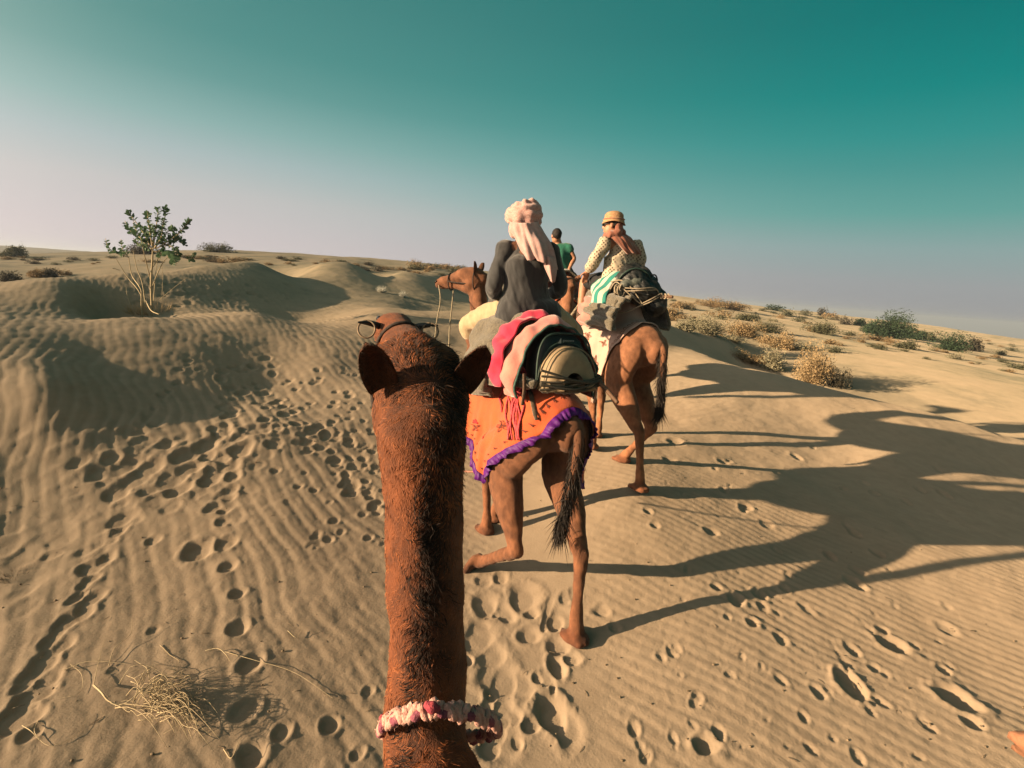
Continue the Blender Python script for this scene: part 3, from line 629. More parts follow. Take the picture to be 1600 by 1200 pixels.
# ------------------------------------------------------------ people, cloths and luggage
class Th:
    """a thing placed in a camel's frame: base point in camel coordinates, parts given in camel coordinates too"""
    def __init__(self, name, label, cat, base, C, A, group=None):
        self.b = np.array(base, float); w = rotz(A) @ self.b + C; self.root = empty(name, tuple(w), A); tag(self.root, label, cat, group); self.A = A; self.C = C
    def part(self, name, V, F, m, parent=None, paintc=None, solid=0, label=None):
        V = np.array([np.array(v, float) for v in V]) - self.b; me = mesh_from(V, F)
        if paintc is not None: paint(me, paintc)
        o = link_mesh(name, me, m, parent or self.root)
        if solid: md = o.modifiers.new('thickness', 'SOLIDIFY'); md.thickness = solid; md.offset = 0
        if label: o['label'] = label
        return o
    def meshpart(self, name, me, m, parent=None):
        set_co(me, co_of(me) - self.b); return link_mesh(name, me, m, parent or self.root)
    def L(self, w): return rotz(-self.A) @ (np.array(w, float) - self.C)
def V3(*a): return np.array(a, float)
def hand_parts(wr, d, pn, s, curl=.6, k=1.0):
    """palm, four fingers and thumb; d = direction of the hand, pn = palm normal, s = -1 left, 1 right"""
    d = np.array(d, float); d /= np.linalg.norm(d); pn = np.array(pn, float); pn -= d * (pn @ d); pn /= np.linalg.norm(pn); sd_ = np.cross(d, pn) * s
    q = [tube([wr - d * .02, wr + d * .03 * k, wr + d * .085 * k], [(.026 * k, .020 * k), (.038 * k, .017 * k), (.041 * k, .015 * k)], side=sd_)]
    for i, (off, ln) in enumerate([(-.030, .070), (-.010, .080), (.011, .075), (.030, .060)]):
        p = wr + d * .075 * k + sd_ * off * k; dd = d.copy(); pts = [p]
        for seg_ in (.42, .32, .26):
            p = p + dd * ln * seg_ * k * 1.1; pts.append(p); dd = dd * math.cos(curl) + pn * math.sin(curl)
        q.append(tube(pts, [.0095 * k, .009 * k, .0082 * k, .0068 * k], seg=8))
    p = wr + d * .02 * k - sd_ * .030 * k; t1 = p + (-sd_ * .75 + d * .7 + pn * .2) * .045 * k; t2 = t1 + (d * .85 - sd_ * .2 + pn * .45) * .035 * k
    q.append(tube([p, t1, t2], [.013 * k, .0105 * k, .008 * k], seg=8)); return q
def head_people(c, M, neck):
    """human head, c = centre of the skull, M columns: right, forward, up"""
    L = lambda x, y, z: c + M @ V3(x, y, z)
    q = [ball(L(0, -.012, .028), (.076, .094, .094), 20, M), ball(L(0, .022, -.045), (.060, .068, .075), 18, M), ball(L(0, .055, -.095), (.030, .028, .022), 12, M),
         tube([L(0, .088, .012), L(0, .104, -.022), L(0, .097, -.034)], [.008, .013, .011], seg=8), tube([L(-.022, .080, -.066), L(0, .092, -.064), L(.022, .080, -.066)], [.006, .010, .006], seg=8),
         tube([L(-.055, .066, .024), L(0, .086, .026), L(.055, .066, .024)], [.010, .011, .010], seg=8), tube([L(0, -.012, -.05), neck + V3(0, 0, .04), neck - V3(0, 0, .03)], [(.052, .056), (.056, .058), (.07, .065)])]
    for s in (-1, 1): q.append(ball(L(s * .078, -.006, -.012), (.010, .020, .032), 12, M))
    return q
def relief(me, amp, scale, seed=0.0, stretch=(1, 1, 1), ridged=True):
    co = co_of(me); nr = nrm_of(me); p = co * np.array(stretch) * scale + seed; n = noise3(p) + .5 * noise3(p * 2.1 + 7)
    if ridged: n = 1 - 2 * np.abs(n)
    set_co(me, co + nr * (n * amp)[:, None])
SKIN = mat('tanned_skin', (.50, .235, .135), .55, .1, 30, .15, 300, spec=.35)
SKIN_D = mat('dark_skin', (.22, .095, .055), .5, .1, 30, .15, 300, spec=.35)
M_HAIR = mat('black_hair', (.018, .013, .011), .7, .3, 90, .6, 300)
M_WHITE = mat('eye_white', (.6, .58, .55), .3, 0, 5)
RAWK = ('face', 'handl', 'handr', 'palml', 'palmr', 'curl', 'footl', 'footr')
def person(C, A, base, label, J, skin, hair=True):
    """J: joints in camel coordinates. Returns the thing and head data"""
    T = Th('person', label, 'person', base, C, A); g = {k: V3(*v) for k, v in J.items() if k not in RAWK}
    M = head_frame(J['face']); q = head_people(g['head'], M, g['neck'])
    q.append(tube([g['pel'] - V3(0, 0, .06), g['pel'] + V3(0, 0, .04), (g['pel'] + g['chest']) / 2, g['chest'], g['neck'] - V3(0, 0, .05)], [(.14, .10), (.155, .115), (.135, .10), (.165, .115), (.08, .07)], n=26))
    for s, c in ((-1, 'l'), (1, 'r')):
        sh, el, wr = g['sh' + c], g['el' + c], g['wr' + c]
        q.append(tube([g['neck'] - V3(0, 0, .06), (g['neck'] - V3(0, 0, .05)) * .35 + sh * .65, sh, sh * .5 + el * .5, el, el * .6 + wr * .4, wr], [.055, .055, .055, .046, .037, .036, .024], n=30))
        hd_ = (wr - el); hd_ = hd_ / np.linalg.norm(hd_) + V3(*J.get('hand' + c, (0, 0, 0))); q += hand_parts(wr, hd_, J.get('palm' + c, (0, 0, -1)), s, J.get('curl', .55))
        hp, kn, an = g['hip' + c], g['kn' + c], g['an' + c]
        q.append(tube([hp, hp * .55 + kn * .45, kn * .9 + hp * .1, kn, kn * .7 + an * .3, an], [.088, .080, .058, .055, .055, .036], n=30))
        fd = V3(*J.get('foot' + c, (s * .3, 1, -.25))); fd /= np.linalg.norm(fd)
        q.append(tube([an - fd * .04 - V3(0, 0, .05), an + fd * .04 - V3(0, 0, .045), an + fd * .14 - V3(0, 0, .06), an + fd * .19 - V3(0, 0, .066)], [.034, .040, .036, .02], n=12))
    me = fuse(q, .0095, 2); body = T.meshpart('body', me, skin)
    for s in (-1, 1):
        V, F = ball(g['head'] + M @ V3(s * .031, .075, .004), .012, 10); e = T.part('eye', V, F, M_WHITE); V, F = ball(g['head'] + M @ V3(s * .031, .084, .004), .0055, 8); T.part('pupil', V, F, M_EYE, e).location = (0, 0, 0)
    if hair:
        V, F = ball(g['head'] + M @ V3(0, -.022, .036), (.084, .095, .096), 22, M); V = [v for v in V]; mh = fuse([(V, F)], .009, 2); relief(mh, .003, 40, ridged=False); T.meshpart('hair', mh, M_HAIR)
    return T, g, M
def garment(T, name, parts, m, voxel=.012, amp=.006, scale=9, stretch=(1, 1, .5), seed=0.0, smooth=4):
    me = fuse(parts, voxel, smooth); relief(me, amp, scale, seed, stretch); relief(me, amp * .35, scale * 2.7, seed + 5, stretch); return T.meshpart(name, me, m)
def sheet(rows, n, m, fold=.0, ffreq=9, noise=.0, nscale=12, seed=0.0, depth_grow=True):
    """smooth sheet through rows of points. returns grid (n, m, 3), verts, faces"""
    rows = [catmull(r, m) for r in rows]; cols = [catmull([r[j] for r in rows], n) for j in range(m)]; S = np.stack(cols, 1)
    du = np.gradient(S, axis=1); dv = np.gradient(S, axis=0); N_ = np.cross(du, dv); N_ /= np.linalg.norm(N_, axis=2)[..., None] + 1e-9
    uu = np.linspace(0, 1, m)[None, :]; vv = np.linspace(0, 1, n)[:, None]
    a = fold * (np.sin(uu * ffreq * 2 * PI + 1.6 * np.sin(vv * 4 + seed) + seed) + .5 * np.sin(uu * ffreq * 4.4 * PI + seed * 2 + vv * 3)) * ((.25 + .75 * vv) if depth_grow else 1)
    a = a + noise * noise3(S * nscale + seed)
    S = S + N_ * a[..., None]
    return S, *grid_vf(S)
def grid_vf(S):
    n, m = S.shape[:2]; idx = np.arange(n * m).reshape(n, m); F = np.stack([idx[:-1, :-1], idx[:-1, 1:], idx[1:, 1:], idx[1:, :-1]], -1).reshape(-1, 4)
    return list(S.reshape(-1, 3)), [tuple(int(i) for i in f) for f in F]
def drape(bvh, yf, yr, hem, n, m, off=.018, zc=1.35, flare=.03, fold=.014, seed=0.0, xt=None):
    """cloth laid over a camel's back: y runs from yf(t) to yr(t), hem(v, side) = height of the lower edge"""
    S = np.zeros((n, m, 3))
    for i in range(n):
        v = i / (n - 1)
        for j in range(m):
            t = -1 + 2 * j / (m - 1); s = -1 if t < 0 else 1; at = abs(t); y = yf(t) * (1 - v) + yr(t) * v
            phi = PI / 2 * (1 - min(at / .58, 1)); dv = Vector((s * math.cos(phi), 0, math.sin(phi))); o = Vector((0, y, zc)) + dv * 1.5
            h = bvh.ray_cast(o, -dv, 1.5); r = (1.5 - h[3]) if h[0] is not None else (.28 if phi < .5 else .25)
            r = max(r, .20) + off; p = np.array(Vector((0, y, zc)) + dv * r)
            S[i, j] = p
    for _ in range(6):                                # cloth bridges hollows: relax and keep outside
        S2 = S.copy(); S2[1:-1, 1:-1] = (S[:-2, 1:-1] + S[2:, 1:-1] + S[1:-1, :-2] + S[1:-1, 2:]) / 4; ax = np.stack([0 * S2[..., 0], S2[..., 1], np.full(S2.shape[:2], zc)], -1)
        r0 = np.linalg.norm(S - ax, axis=2); r1 = np.linalg.norm(S2 - ax, axis=2); S = ax + (S2 - ax) * (np.maximum(r0, r1) / r1)[..., None]
    for i in range(n):
        v = i / (n - 1)
        for s in (-1, 1):
            js = [j for j in range(m) if (-1 + 2 * j / (m - 1)) * s > .58]; js = js if s > 0 else js[::-1]
            j0 = js[0] - s; p0 = S[i, j0].copy(); xm = max(abs(S[i, :, 0].min()), S[i, :, 0].max()) * s if False else p0[0]
            for q, j in enumerate(js):
                f = (q + 1) / len(js); z = p0[2] * (1 - f) + hem(v, s) * f; yv = (yf(s * (.58 + .42 * f)) * (1 - v) + yr(s * (.58 + .42 * f)) * v)
                h = bvh.ray_cast(Vector((s * 1.5, yv, z)), Vector((-s, 0, 0)), 1.5); xb = abs(h[0].x) + off if h[0] is not None else 0
                xprev = abs(S[i, j - s, 0]) if q else 0; S[i, j] = (s * max(abs(xm) + flare * f ** 1.3, xb, xprev - .004), yv, z)
    du = np.gradient(S, axis=1); dv_ = np.gradient(S, axis=0); N_ = np.cross(du, dv_); N_ /= np.linalg.norm(N_, axis=2)[..., None] + 1e-9
    N_ *= np.sign((N_ * (S - np.array([0, 0, 1.2]) * np.array([1, 0, 1]) - np.array([0, 1, 0]) * S)).sum(2))[..., None]
    t = np.abs(np.linspace(-1, 1, m))[None, :]; w = sstep(.3, 1, t)
    S = S + N_ * ((fold * (np.sin(S[..., 1] * 34 + seed + 2.5 * t) + .6 * np.sin(S[..., 1] * 71 + seed * 3 + 3 * t)) * w) + .004 * noise3(S * 14 + seed) + .003)[..., None]
    return S, N_
def ribbon(pts, nrm, w, off=.004):
    pts = np.array(pts); nrm = np.array(nrm); T_ = np.gradient(pts, axis=0); sd_ = np.cross(T_, nrm); sd_ /= np.linalg.norm(sd_, axis=1)[:, None] + 1e-9
    V = []; F = []
    for k in range(len(pts)):
        ww = w[k] if hasattr(w, '__len__') else w
        V += [pts[k] + nrm[k] * off - sd_[k] * ww / 2, pts[k] + nrm[k] * off + sd_[k] * ww / 2]
    for k in range(len(pts) - 1): F.append((2 * k, 2 * k + 1, 2 * k + 3, 2 * k + 2))
    return V, F
def at_grid(S, N_, v, t):
    n, m = S.shape[:2]; i = min(max(v, 0), 1) * (n - 1.001); j = min(max((t + 1) / 2, 0), 1) * (m - 1.001); a, b = int(i), int(j); fi, fj = i - a, j - b
    f = lambda G_: (G_[a, b] * (1 - fj) + G_[a, b + 1] * fj) * (1 - fi) + (G_[a + 1, b] * (1 - fj) + G_[a + 1, b + 1] * fj) * fi
    return f(S), f(N_)
def motif(S, N_, v0, t0, strokes, sv, st, w=.006, off=.009):
    out_ = []
    for st_ in strokes:
        c = catmull([(a, b, 0) for a, b in st_], max(4, 3 * len(st_))); pp = [at_grid(S, N_, v0 + a[1] * sv, t0 + a[0] * st) for a in c]
        out_.append(ribbon([p[0] for p in pp], [p[1] for p in pp], w, off))
    return out_
def sun_motif(k=10):
    st = [[(.35 * math.cos(a), .35 * math.sin(a)) for a in np.linspace(0, 2 * PI, 9)], [(.16 * math.cos(a), .16 * math.sin(a)) for a in np.linspace(0, 2 * PI, 7)]]
    for q in range(k):
        a = 2 * PI * q / k; st.append([(.42 * math.cos(a), .42 * math.sin(a)), (.7 * math.cos(a + .12), .7 * math.sin(a + .12)), (.92 * math.cos(a), .92 * math.sin(a))])
    return st
def flower_motif(k=5):
    st = []
    for q in range(k):
        a = 2 * PI * q / k + .3; f = lambda r, d: (r * math.cos(a + d), r * math.sin(a + d)); st.append([f(.12, 0), f(.55, -.36), f(.92, 0), f(.55, .36), f(.12, 0)])
    st.append([(0, 0), (.3, -.9), (.15, -1.5)]); return st
def ruffle(edge, outd, nrm, w, amp, freq, m_=3):
    """pleated trim along an edge"""
    e = np.array(edge); L_ = np.concatenate([[0], np.cumsum(np.linalg.norm(np.diff(e, axis=0), axis=1))]); n = int(L_[-1] * freq * 7)
    tt = np.linspace(0, L_[-1], n); E_ = np.stack([np.interp(tt, L_, e[:, k]) for k in range(3)], 1); O_ = np.stack([np.interp(tt, L_, np.array(outd)[:, k]) for k in range(3)], 1); Nn = np.stack([np.interp(tt, L_, np.array(nrm)[:, k]) for k in range(3)], 1)
    ph = tt * freq * 2 * PI + 1.5 * np.sin(tt * 31); S = np.stack([E_ - O_ * .008 + Nn * .006, E_ + O_ * (w * .5 * (1 + .12 * np.sin(ph * .37)))[:, None] + Nn * (amp * np.sin(ph))[:, None], E_ + O_ * (w * (1 + .15 * np.sin(ph * .37)))[:, None] + Nn * (amp * 1.7 * np.sin(ph + .5))[:, None]], 0)
    return grid_vf(S)

bvh2 = bvh_of(me2); bvh3 = bvh_of(me3)
# ---- orange cloth on the middle camel
M_ORANGE = mat('orange_cotton', (.74, .125, .024), .85, .10, 9, .25, 90, color2=(.62, .095, .024), sheen=.3, trans=.12)
M_PURPLE = mat('purple_satin', (.13, .008, .23), .6, .2, 30, .2, 120, color2=(.06, .004, .12), spec=.25)
M_PRINT = mat('brown_print', (.16, .035, .022), .9, .2, 60)
M_REDPRINT = mat('red_print', (.55, .028, .030), .9, .15, 60)
T = Th('saddle_cloth', 'bright orange printed cloth with purple ruffled edge over the middle camel rump', 'saddle cloth', (0, -.25, .95), C2, A2)
yf = lambda t: .40 - .05 * abs(t)
def yr(t):
    a = abs(t); return -.79 + (.52 if t < 0 else .20) * sstep(.40, 1, a)
def hem2(v, s): return (1.14 - .20 * sstep(.45, 1, v)) if s < 0 else (1.12 - .20 * sstep(.5, 1, v))
S, N_ = drape(bvh2, yf, yr, hem2, 60, 81, off=.020, flare=.07, fold=.010)
V, F = grid_vf(S); T.part('cloth', V, F, M_ORANGE, solid=.004)
out_r = []; edge = []; en = []
for j in range(80, -1, -1): edge.append(S[-1, j]); out_r.append(S[-1, j] - S[-2, j]); en.append(N_[-1, j])
le = [S[i, 0] for i in range(58, -1, -1)]; re_ = [S[i, 80] for i in range(0, 59)]
edge = re_ + edge + le; out_r = [S[i, 80] - S[i, 79] for i in range(0, 59)] + out_r + [S[i, 0] - S[i, 1] for i in range(58, -1, -1)]; en = [N_[i, 80] for i in range(0, 59)] + en + [N_[i, 0] for i in range(58, -1, -1)]
out_r = [o / (np.linalg.norm(o) + 1e-9) for o in out_r]
V, F = ruffle(edge, out_r, en, .060, .0045, 22); T.part('ruffle', V, F, M_PURPLE, solid=.003)
pr = motif(S, N_, .78, .42, sun_motif(13), .12, .14, .009) + motif(S, N_, .62, .02, sun_motif(10), .08, .09, .006) + motif(S, N_, .75, -.55, flower_motif(), .07, .08, .006) + motif(S, N_, .45, -.80, flower_motif(4), .07, .07, .005) + motif(S, N_, .55, .72, flower_motif(), .07, .08, .006)
for q in range(26):
    t0 = -.95 + q * .075; pr += motif(S, N_, .94, t0, [[(-.5, 0), (0, -1), (.5, 0)], [(0, -.2), (0, -1.6)]], .02, .018, .006)
for q in range(9): pr += motif(S, N_, .12 + q * .09, -.93, [[(-.5, 0), (0, -1), (.5, 0)], [(0, -.2), (0, -1.6)]], .02, .018, .006)
V, F = join(pr); tag(T.part('printed_motifs', V, F, M_PRINT), kind='stuff')
pr = []
for (v0, t0) in [(.38, -.72), (.66, -.78), (.25, -.85), (.5, .8)]:
    pr += motif(S, N_, v0, t0, [[(0, -1), (.1, 0), (0, 1)], [(-.3, -.7), (-.15, 0), (0, .9)], [(.3, -.7), (.15, 0), (0, .9)]], .05, .10, .014, .007)
V, F = join(pr); tag(T.part('red_print', V, F, M_REDPRINT), kind='stuff')
S_or = S

# ---- grey wool blanket under the rider
def arch(y0, y1, rx, rz_, zc=1.80, x0=-.02, phi=(200, -20), n=22, m=90, lean=.0, fold=.006, noise=.012, seed=0.0, ffreq=3, drop=0.0):
    rows = []
    for i in range(6):
        f = i / 5; y = y0 + (y1 - y0) * f; row = []; bul = 1 + .10 * math.sin(PI * f)
        for a in np.linspace(R(phi[0]), R(phi[1]), 13):
            ca, sa = math.cos(a), math.sin(a); row.append((x0 + rx * bul * ca, y + lean * (sa - .5), zc + rz_ * bul * sa - drop * max(0, abs(ca) - .8)))
        rows.append(row)
    return sheet(rows, n, m, fold, ffreq, noise, 9, seed, False)
M_WOOL = mat('grey_wool', (.225, .19, .135), .95, .25, 55, 1.0, 120, color2=(.075, .066, .05), sheen=.3)
T = Th('blanket', 'coarse grey-brown wool blanket folded under the rider in the dark shirt', 'blanket', (0, 0, 1.9), C2, A2)
S, V, F = arch(.22, -.34, .33, .34, zc=1.80, x0=-.03, phi=(205, -25), fold=.014, noise=.03, seed=2, ffreq=4); T.part('cloth', V, F, M_WOOL, solid=.04)
S, V, F = arch(.16, -.22, .37, .30, zc=1.72, x0=-.03, phi=(215, 150), n=12, m=24, fold=.02, noise=.03, seed=5); T.part('folded_layer', V, F, M_WOOL, solid=.035)
M_BLUE = mat('blue_cotton', (.04, .10, .25), .8, .2, 30)
S, V, F = arch(.12, -.02, .385, .30, zc=1.70, x0=-.03, phi=(200, 160), n=8, m=12, fold=.006, noise=.01, seed=4); T.part('blue_edge', V, F, M_BLUE, solid=.015)
M_MAG = mat('crimson_cotton', (.72, .020, .085), .8, .12, 12, .25, 90, color2=(.50, .008, .05), sheen=.3)
T = Th('quilt', 'crimson red quilt arched just behind the rider above the pink one', 'quilt', (0, -.35, 1.8), C2, A2)
S, V, F = arch(-.25, -.42, .335, .385, zc=1.79, x0=-.05, phi=(196, 0), fold=.012, noise=.025, seed=7, ffreq=5, lean=.05); T.part('cloth', V, F, M_MAG, solid=.014)
M_PINK = mat('faded_pink_cotton', (.72, .27, .21), .88, .12, 7, .3, 60, color2=(.58, .16, .15), sheen=.3)
M_TEAL = mat('dull_teal_piping', (.075, .145, .12), .8, .2, 40)
T = Th('quilt', 'faded pink quilt wrapped round the olive bag with dull teal piping', 'quilt', (0, -.5, 1.75), C2, A2)
S, V, F = arch(-.36, -.56, .335, .40, zc=1.72, x0=.00, phi=(192, -16), fold=.009, noise=.025, seed=9, ffreq=5, lean=.05); T.part('cloth', V, F, M_PINK, solid=.012)
V, F = tube([S[-1, j] + V3(0, -.008, 0) for j in range(0, 90, 4)], [.009] * 23, n=60, seg=8); T.part('piping', V, F, M_TEAL)
V, F = tube([S[0, j] for j in range(60, 88, 4)], [.012] * 7, n=30, seg=8); T.part('piping', V, F, M_TEAL)

# ---- olive bag
M_OLIVE = mat('olive_canvas', (.40, .29, .17), .7, .15, 18, .3, 160, color2=(.30, .215, .13), spec=.4)
M_BLACK = mat('black_nylon', (.010, .012, .012), .55, .3, 30, .2, 140, spec=.5)
M_DKGREEN = mat('dark_green_nylon', (.03, .065, .052), .6, .2, 30, .15, 140)
M_LOGO = mat('grey_print', (.50, .52, .50), .6, .05, 30)
T = Th('backpack', 'olive and black bag with small white logo roped on the camel rump', 'backpack', (.02, -.55, 1.68), C2, A2)
def dome_block(cx, y0, y1, w0, w1, z0, z1, pw=2.6):
    """rounded arch-fronted block"""
    rows = []
    for f, kk in ((0, .90), (.25, .99), (.55, 1), (.75, .955), (.88, .86), (.96, .68), (1, .42)):
        y = y0 + (y1 - y0) * f; row = []
        for a in np.linspace(PI, 0, 15):
            c, s = math.cos(a), math.sin(a); k = (abs(c) ** pw + abs(s) ** pw) ** (-1 / pw)
            row.append((cx + kk * c * k * (w0 * (1 - s) + w1 * s) / 2, y - .04 * (1 - s), z0 + (z1 - z0) * kk * s * k))
        rows.append(row)
    S_ = np.array(rows); V, F = grid_vf(S_); n_ = len(V); V += [V3(cx, y0, z0), V3(cx, y1 - .008, z0 + .10 * (z1 - z0))]
    for j in range(14): F.append((n_, j, j + 1)); F.append((n_ + 1, 6 * 15 + j + 1, 6 * 15 + j))
    for i in range(6): F.append((i * 15, (i + 1) * 15, (i + 1) * 15 + 14, i * 15 + 14))
    F.append((n_ + 1, 6 * 15 + 14, 6 * 15))
    return V, F
V, F = dome_block(.03, -.36, -.600, .46, .42, 1.70, 2.085, 4.0); o = T.part('back_panel', V, F, M_BLACK)
V, F = dome_block(.03, -.50, -.735, .46, .38, 1.70, 2.00, 2.3); T.part('front_pocket', V, F, M_OLIVE)
def arcline(cx, y, w, z0, h, n=19, a0=180, a1=0, p=2.0):
    r = []
    for a in np.linspace(R(a0), R(a1), n):
        c, s = math.cos(a), math.sin(a); k = (abs(c) ** p + abs(s) ** p) ** (-1 / p); r.append((cx + c * k * w / 2, y - .04 * (1 - s), z0 + h * s * k))
    return r
V, F = tube(arcline(.03, -.672, .452, 1.70, .292, p=2.3), [.0045] * 19, n=50, seg=6); T.part('pocket_piping', V, F, mat('khaki_piping', (.32, .27, .18), .7, .1, 40))
V, F = tube(arcline(.03, -.588, .46, 1.70, .380, p=4.0), [.008] * 19, n=60, seg=8); T.part('side_edge', V, F, M_DKGREEN)
V, F = tube(arcline(.03, -.598, .45, 1.72, .30, p=2.3), [.006] * 19, n=60, seg=8); T.part('zip', V, F, M_DKGREEN)
# logo: small triangle and a short unreadable wordmark in light grey, printed on the black panel
yl = -.5985; lz = 2.035; lx = -.045
lg = [([V3(lx, yl - .004, lz - .022), V3(lx + .028, yl - .004, lz - .022), V3(lx + .024, yl - .004, lz + .018)], [(0, 1, 2)])]
x_ = lx + .040
for k_, (w_, h_) in enumerate([(.012, .020), (.007, .010), (.008, .010), (.009, .010), (.010, .010), (.007, .010), (.012, .010), (.008, .010)]):
    b_ = lambda a0, z0, a1, z1: ([V3(a0, yl - .004, z0), V3(a1, yl - .004, z0), V3(a1, yl - .004, z1), V3(a0, yl - .004, z1)], [(0, 1, 2, 3)])
    lg += [b_(x_, lz, x_ + w_, lz + .0025), b_(x_ + w_ * .3, lz - h_ * .8, x_ + w_ * .3 + .0025, lz), b_(x_ + w_ * .75, lz - h_ * .6, x_ + w_ * .75 + .0025, lz)] if k_ == 0 else [b_(x_, lz - h_ * .7, x_ + .0028, lz), b_(x_, lz - .0028, x_ + w_ * .8, lz), b_(x_ + w_ * .7, lz - h_ * .7, x_ + w_ * .7 + .0028, lz)]
    x_ += w_ + .003
lg = [([v + V3(0, -.008, 0) for v in V_], F_) for V_, F_ in lg]
V, F = join(lg); T.part('logo', V, F, M_LOGO)

# ---- ropes round the bag
M_ROPE = mat('grey_hemp_rope', (.17, .145, .105), .9, .3, 120, .8, 240, color2=(.06, .05, .038), stretch=(1, 1, 3))
M_PINKROPE = mat('pink_cotton_cord', (.78, .12, .13), .8, .25, 60, .5, 200, color2=(.45, .03, .05))
T = Th('lashing_rope', 'thick grey rope wound several times across the olive bag', 'rope', (0, -.62, 1.72), C2, A2)
rr_ = random.Random(4)
for k in range(7):
    z0 = 1.715 + .018 * k + rr_.uniform(-.006, .006); pts = []
    for f in np.linspace(0, 1, 8):
        x = -.23 + .50 * f; pts.append((x, -.725 - .045 * math.sin(PI * f) - .006 * (k % 3), z0 + .035 * f + .016 * math.sin(f * 5 + k * 1.3) - .02 * math.sin(PI * f) - .012 * k * f))
    V, F = tube(pts, [.0085] * 8, n=40, seg=8); T.part('strand', V, F, M_ROPE)
kn = []
for k in range(5):
    c = V3(.275, -.66, 1.765); a0 = rr_.uniform(0, 6); pts = [c + .035 * V3(math.cos(a), .6 * math.sin(a * 1.3 + k), math.sin(a) * .9) for a in np.linspace(a0, a0 + 5, 7)]; kn.append(tube(pts, [.009] * 7, n=24, seg=8))
V, F = join(kn); T.part('knot', V, F, M_ROPE)
V, F = tube([(.25, -.62, 1.80), (.31, -.60, 1.72), (.36, -.56, 1.64), (.40, -.50, 1.58)], [.008] * 4, n=16, seg=8); T.part('strand', V, F, M_ROPE)
T = Th('saddle_pole', 'worn wooden pole end sticking out right of the olive bag', 'pole', (.25, -.6, 1.75), C2, A2)
M_WOOD = mat('worn_wood', (.19, .10, .055), .6, .25, 20, .4, 80, color2=(.07, .038, .022), stretch=(4, .6, 4))
L2 = lambda u, v, y: rotz(-A2) @ (P(u, v, y) - C2)
a_, b_ = L2(918, 578, 3.72), L2(964, 628, 3.40)
V, F = tube([a_, a_ * .5 + b_ * .5 + V3(0, 0, .004), b_], [.020, .018, .014], n=14, seg=12); T.part('pole', V, F, M_WOOD)
# wood and wool bits left of the bag
T = Th('pack_saddle', 'wooden pack saddle bound with wool scraps left of the olive bag', 'pack saddle', (-.3, -.4, 1.7), C2, A2)
V, F = tube([(-.33, -.10, 1.72), (-.34, -.30, 1.76), (-.30, -.52, 1.74), (-.24, -.64, 1.73)], [.035, .045, .045, .035], n=20); me = fuse([(V, F)], .012, 2); relief(me, .010, 18); T.meshpart('wool_roll', me, M_WOOL)
V, F = tube([(-.16, -.66, 1.70), (.02, -.71, 1.70), (.18, -.69, 1.715), (.27, -.64, 1.73)], [.022, .026, .026, .02], n=20); me = fuse([(V, F)], .010, 2); relief(me, .008, 22); T.meshpart('wool_roll', me, M_WOOL)
for x0, z0 in ((-.38, 1.83), (-.37, 1.78)):
    V, F = tube([V3(x0, -.20, z0) + .035 * V3(.3 * math.cos(a), math.cos(a), math.sin(a)) for a in np.linspace(0, 6.2, 14)], [.007] * 14, n=36, seg=8); T.part('cord_loop', V, F, mat('braided_cord', (.30, .08, .10), .8, .3, 60, color2=(.03, .04, .12)))
V, F = tube([(-.30, -.62, 1.80), (-.305, -.645, 1.70), (-.32, -.66, 1.60)], [(.013, .008)] * 3, n=14); T.part('wooden_peg', V, F, M_WOOD)
# hanging strap
T = Th('strap_end', 'flat grey-brown strap end hanging over the orange cloth', 'strap', (-.25, -.6, 1.5), C2, A2)
pts = []
for v in np.linspace(588, 656, 8):
    u = 824 + (v - 588) * .20; d = FWD + RIGHT * (u - 800) / FPX - UP * (v - 600) / FPX; dl = rotz(-A2) @ d; o_ = rotz(-A2) @ (V3(0, 0, CAM_H) - C2)
    bc = BVHTree.FromPolygons([tuple(p) for p in S_or.reshape(-1, 3)], [tuple(f) for f in grid_vf(S_or)[1]]); h = bc.ray_cast(Vector(o_), Vector(dl / np.linalg.norm(dl)), 12)
    if h[0] is not None: pts.append(np.array(h[0]) - dl / np.linalg.norm(dl) * .022)
bc_or = bc
if len(pts) > 3:
    V, F = tube(pts, [(.017, .004)] * (len(pts) - 1) + [(.010, .003)], n=20, seg=10, side=(1, -.3, 0)); T.part('strap', V, F, mat('grey_leather', (.21, .15, .105), .7, .2, 40))
def hit2(u, v, lift=.02):
    d = FWD + RIGHT * (u - 800) / FPX - UP * (v - 600) / FPX; dl = rotz(-A2) @ d; dl /= np.linalg.norm(dl); o_ = rotz(-A2) @ (V3(0, 0, CAM_H) - C2); h = bc_or.ray_cast(Vector(o_), Vector(dl), 12)
    return (np.array(h[0]) - dl * lift) if h[0] is not None else None
T = Th('tassel_rope', 'tangled bundle of bright pink cord hanging beside the olive bag', 'cord bundle', (-.3, -.5, 1.6), C2, A2)
g_ = random.Random(8); kk = []
top = L2(806, 572, 3.54)
for k in range(13):
    u0 = 796 + g_.uniform(-2, 22); pts = [top + V3(g_.uniform(-.03, .03), g_.uniform(-.03, .0), g_.uniform(-.03, .03))]
    ln = g_.choice([1, 1, .6, .45, .8]); uu = u0
    for s_ in range(1, 7):
        vv_ = 578 + (108 * ln) * s_ / 6; uu += g_.uniform(-5, 5); h = hit2(uu, vv_, g_.uniform(.012, .035)); pts.append(h if h is not None else pts[-1] + V3(0, 0, -.05))
    V, F = tube(pts, [.0075] * 7, n=30, seg=6); T.part('cord', V, F, M_PINKROPE)
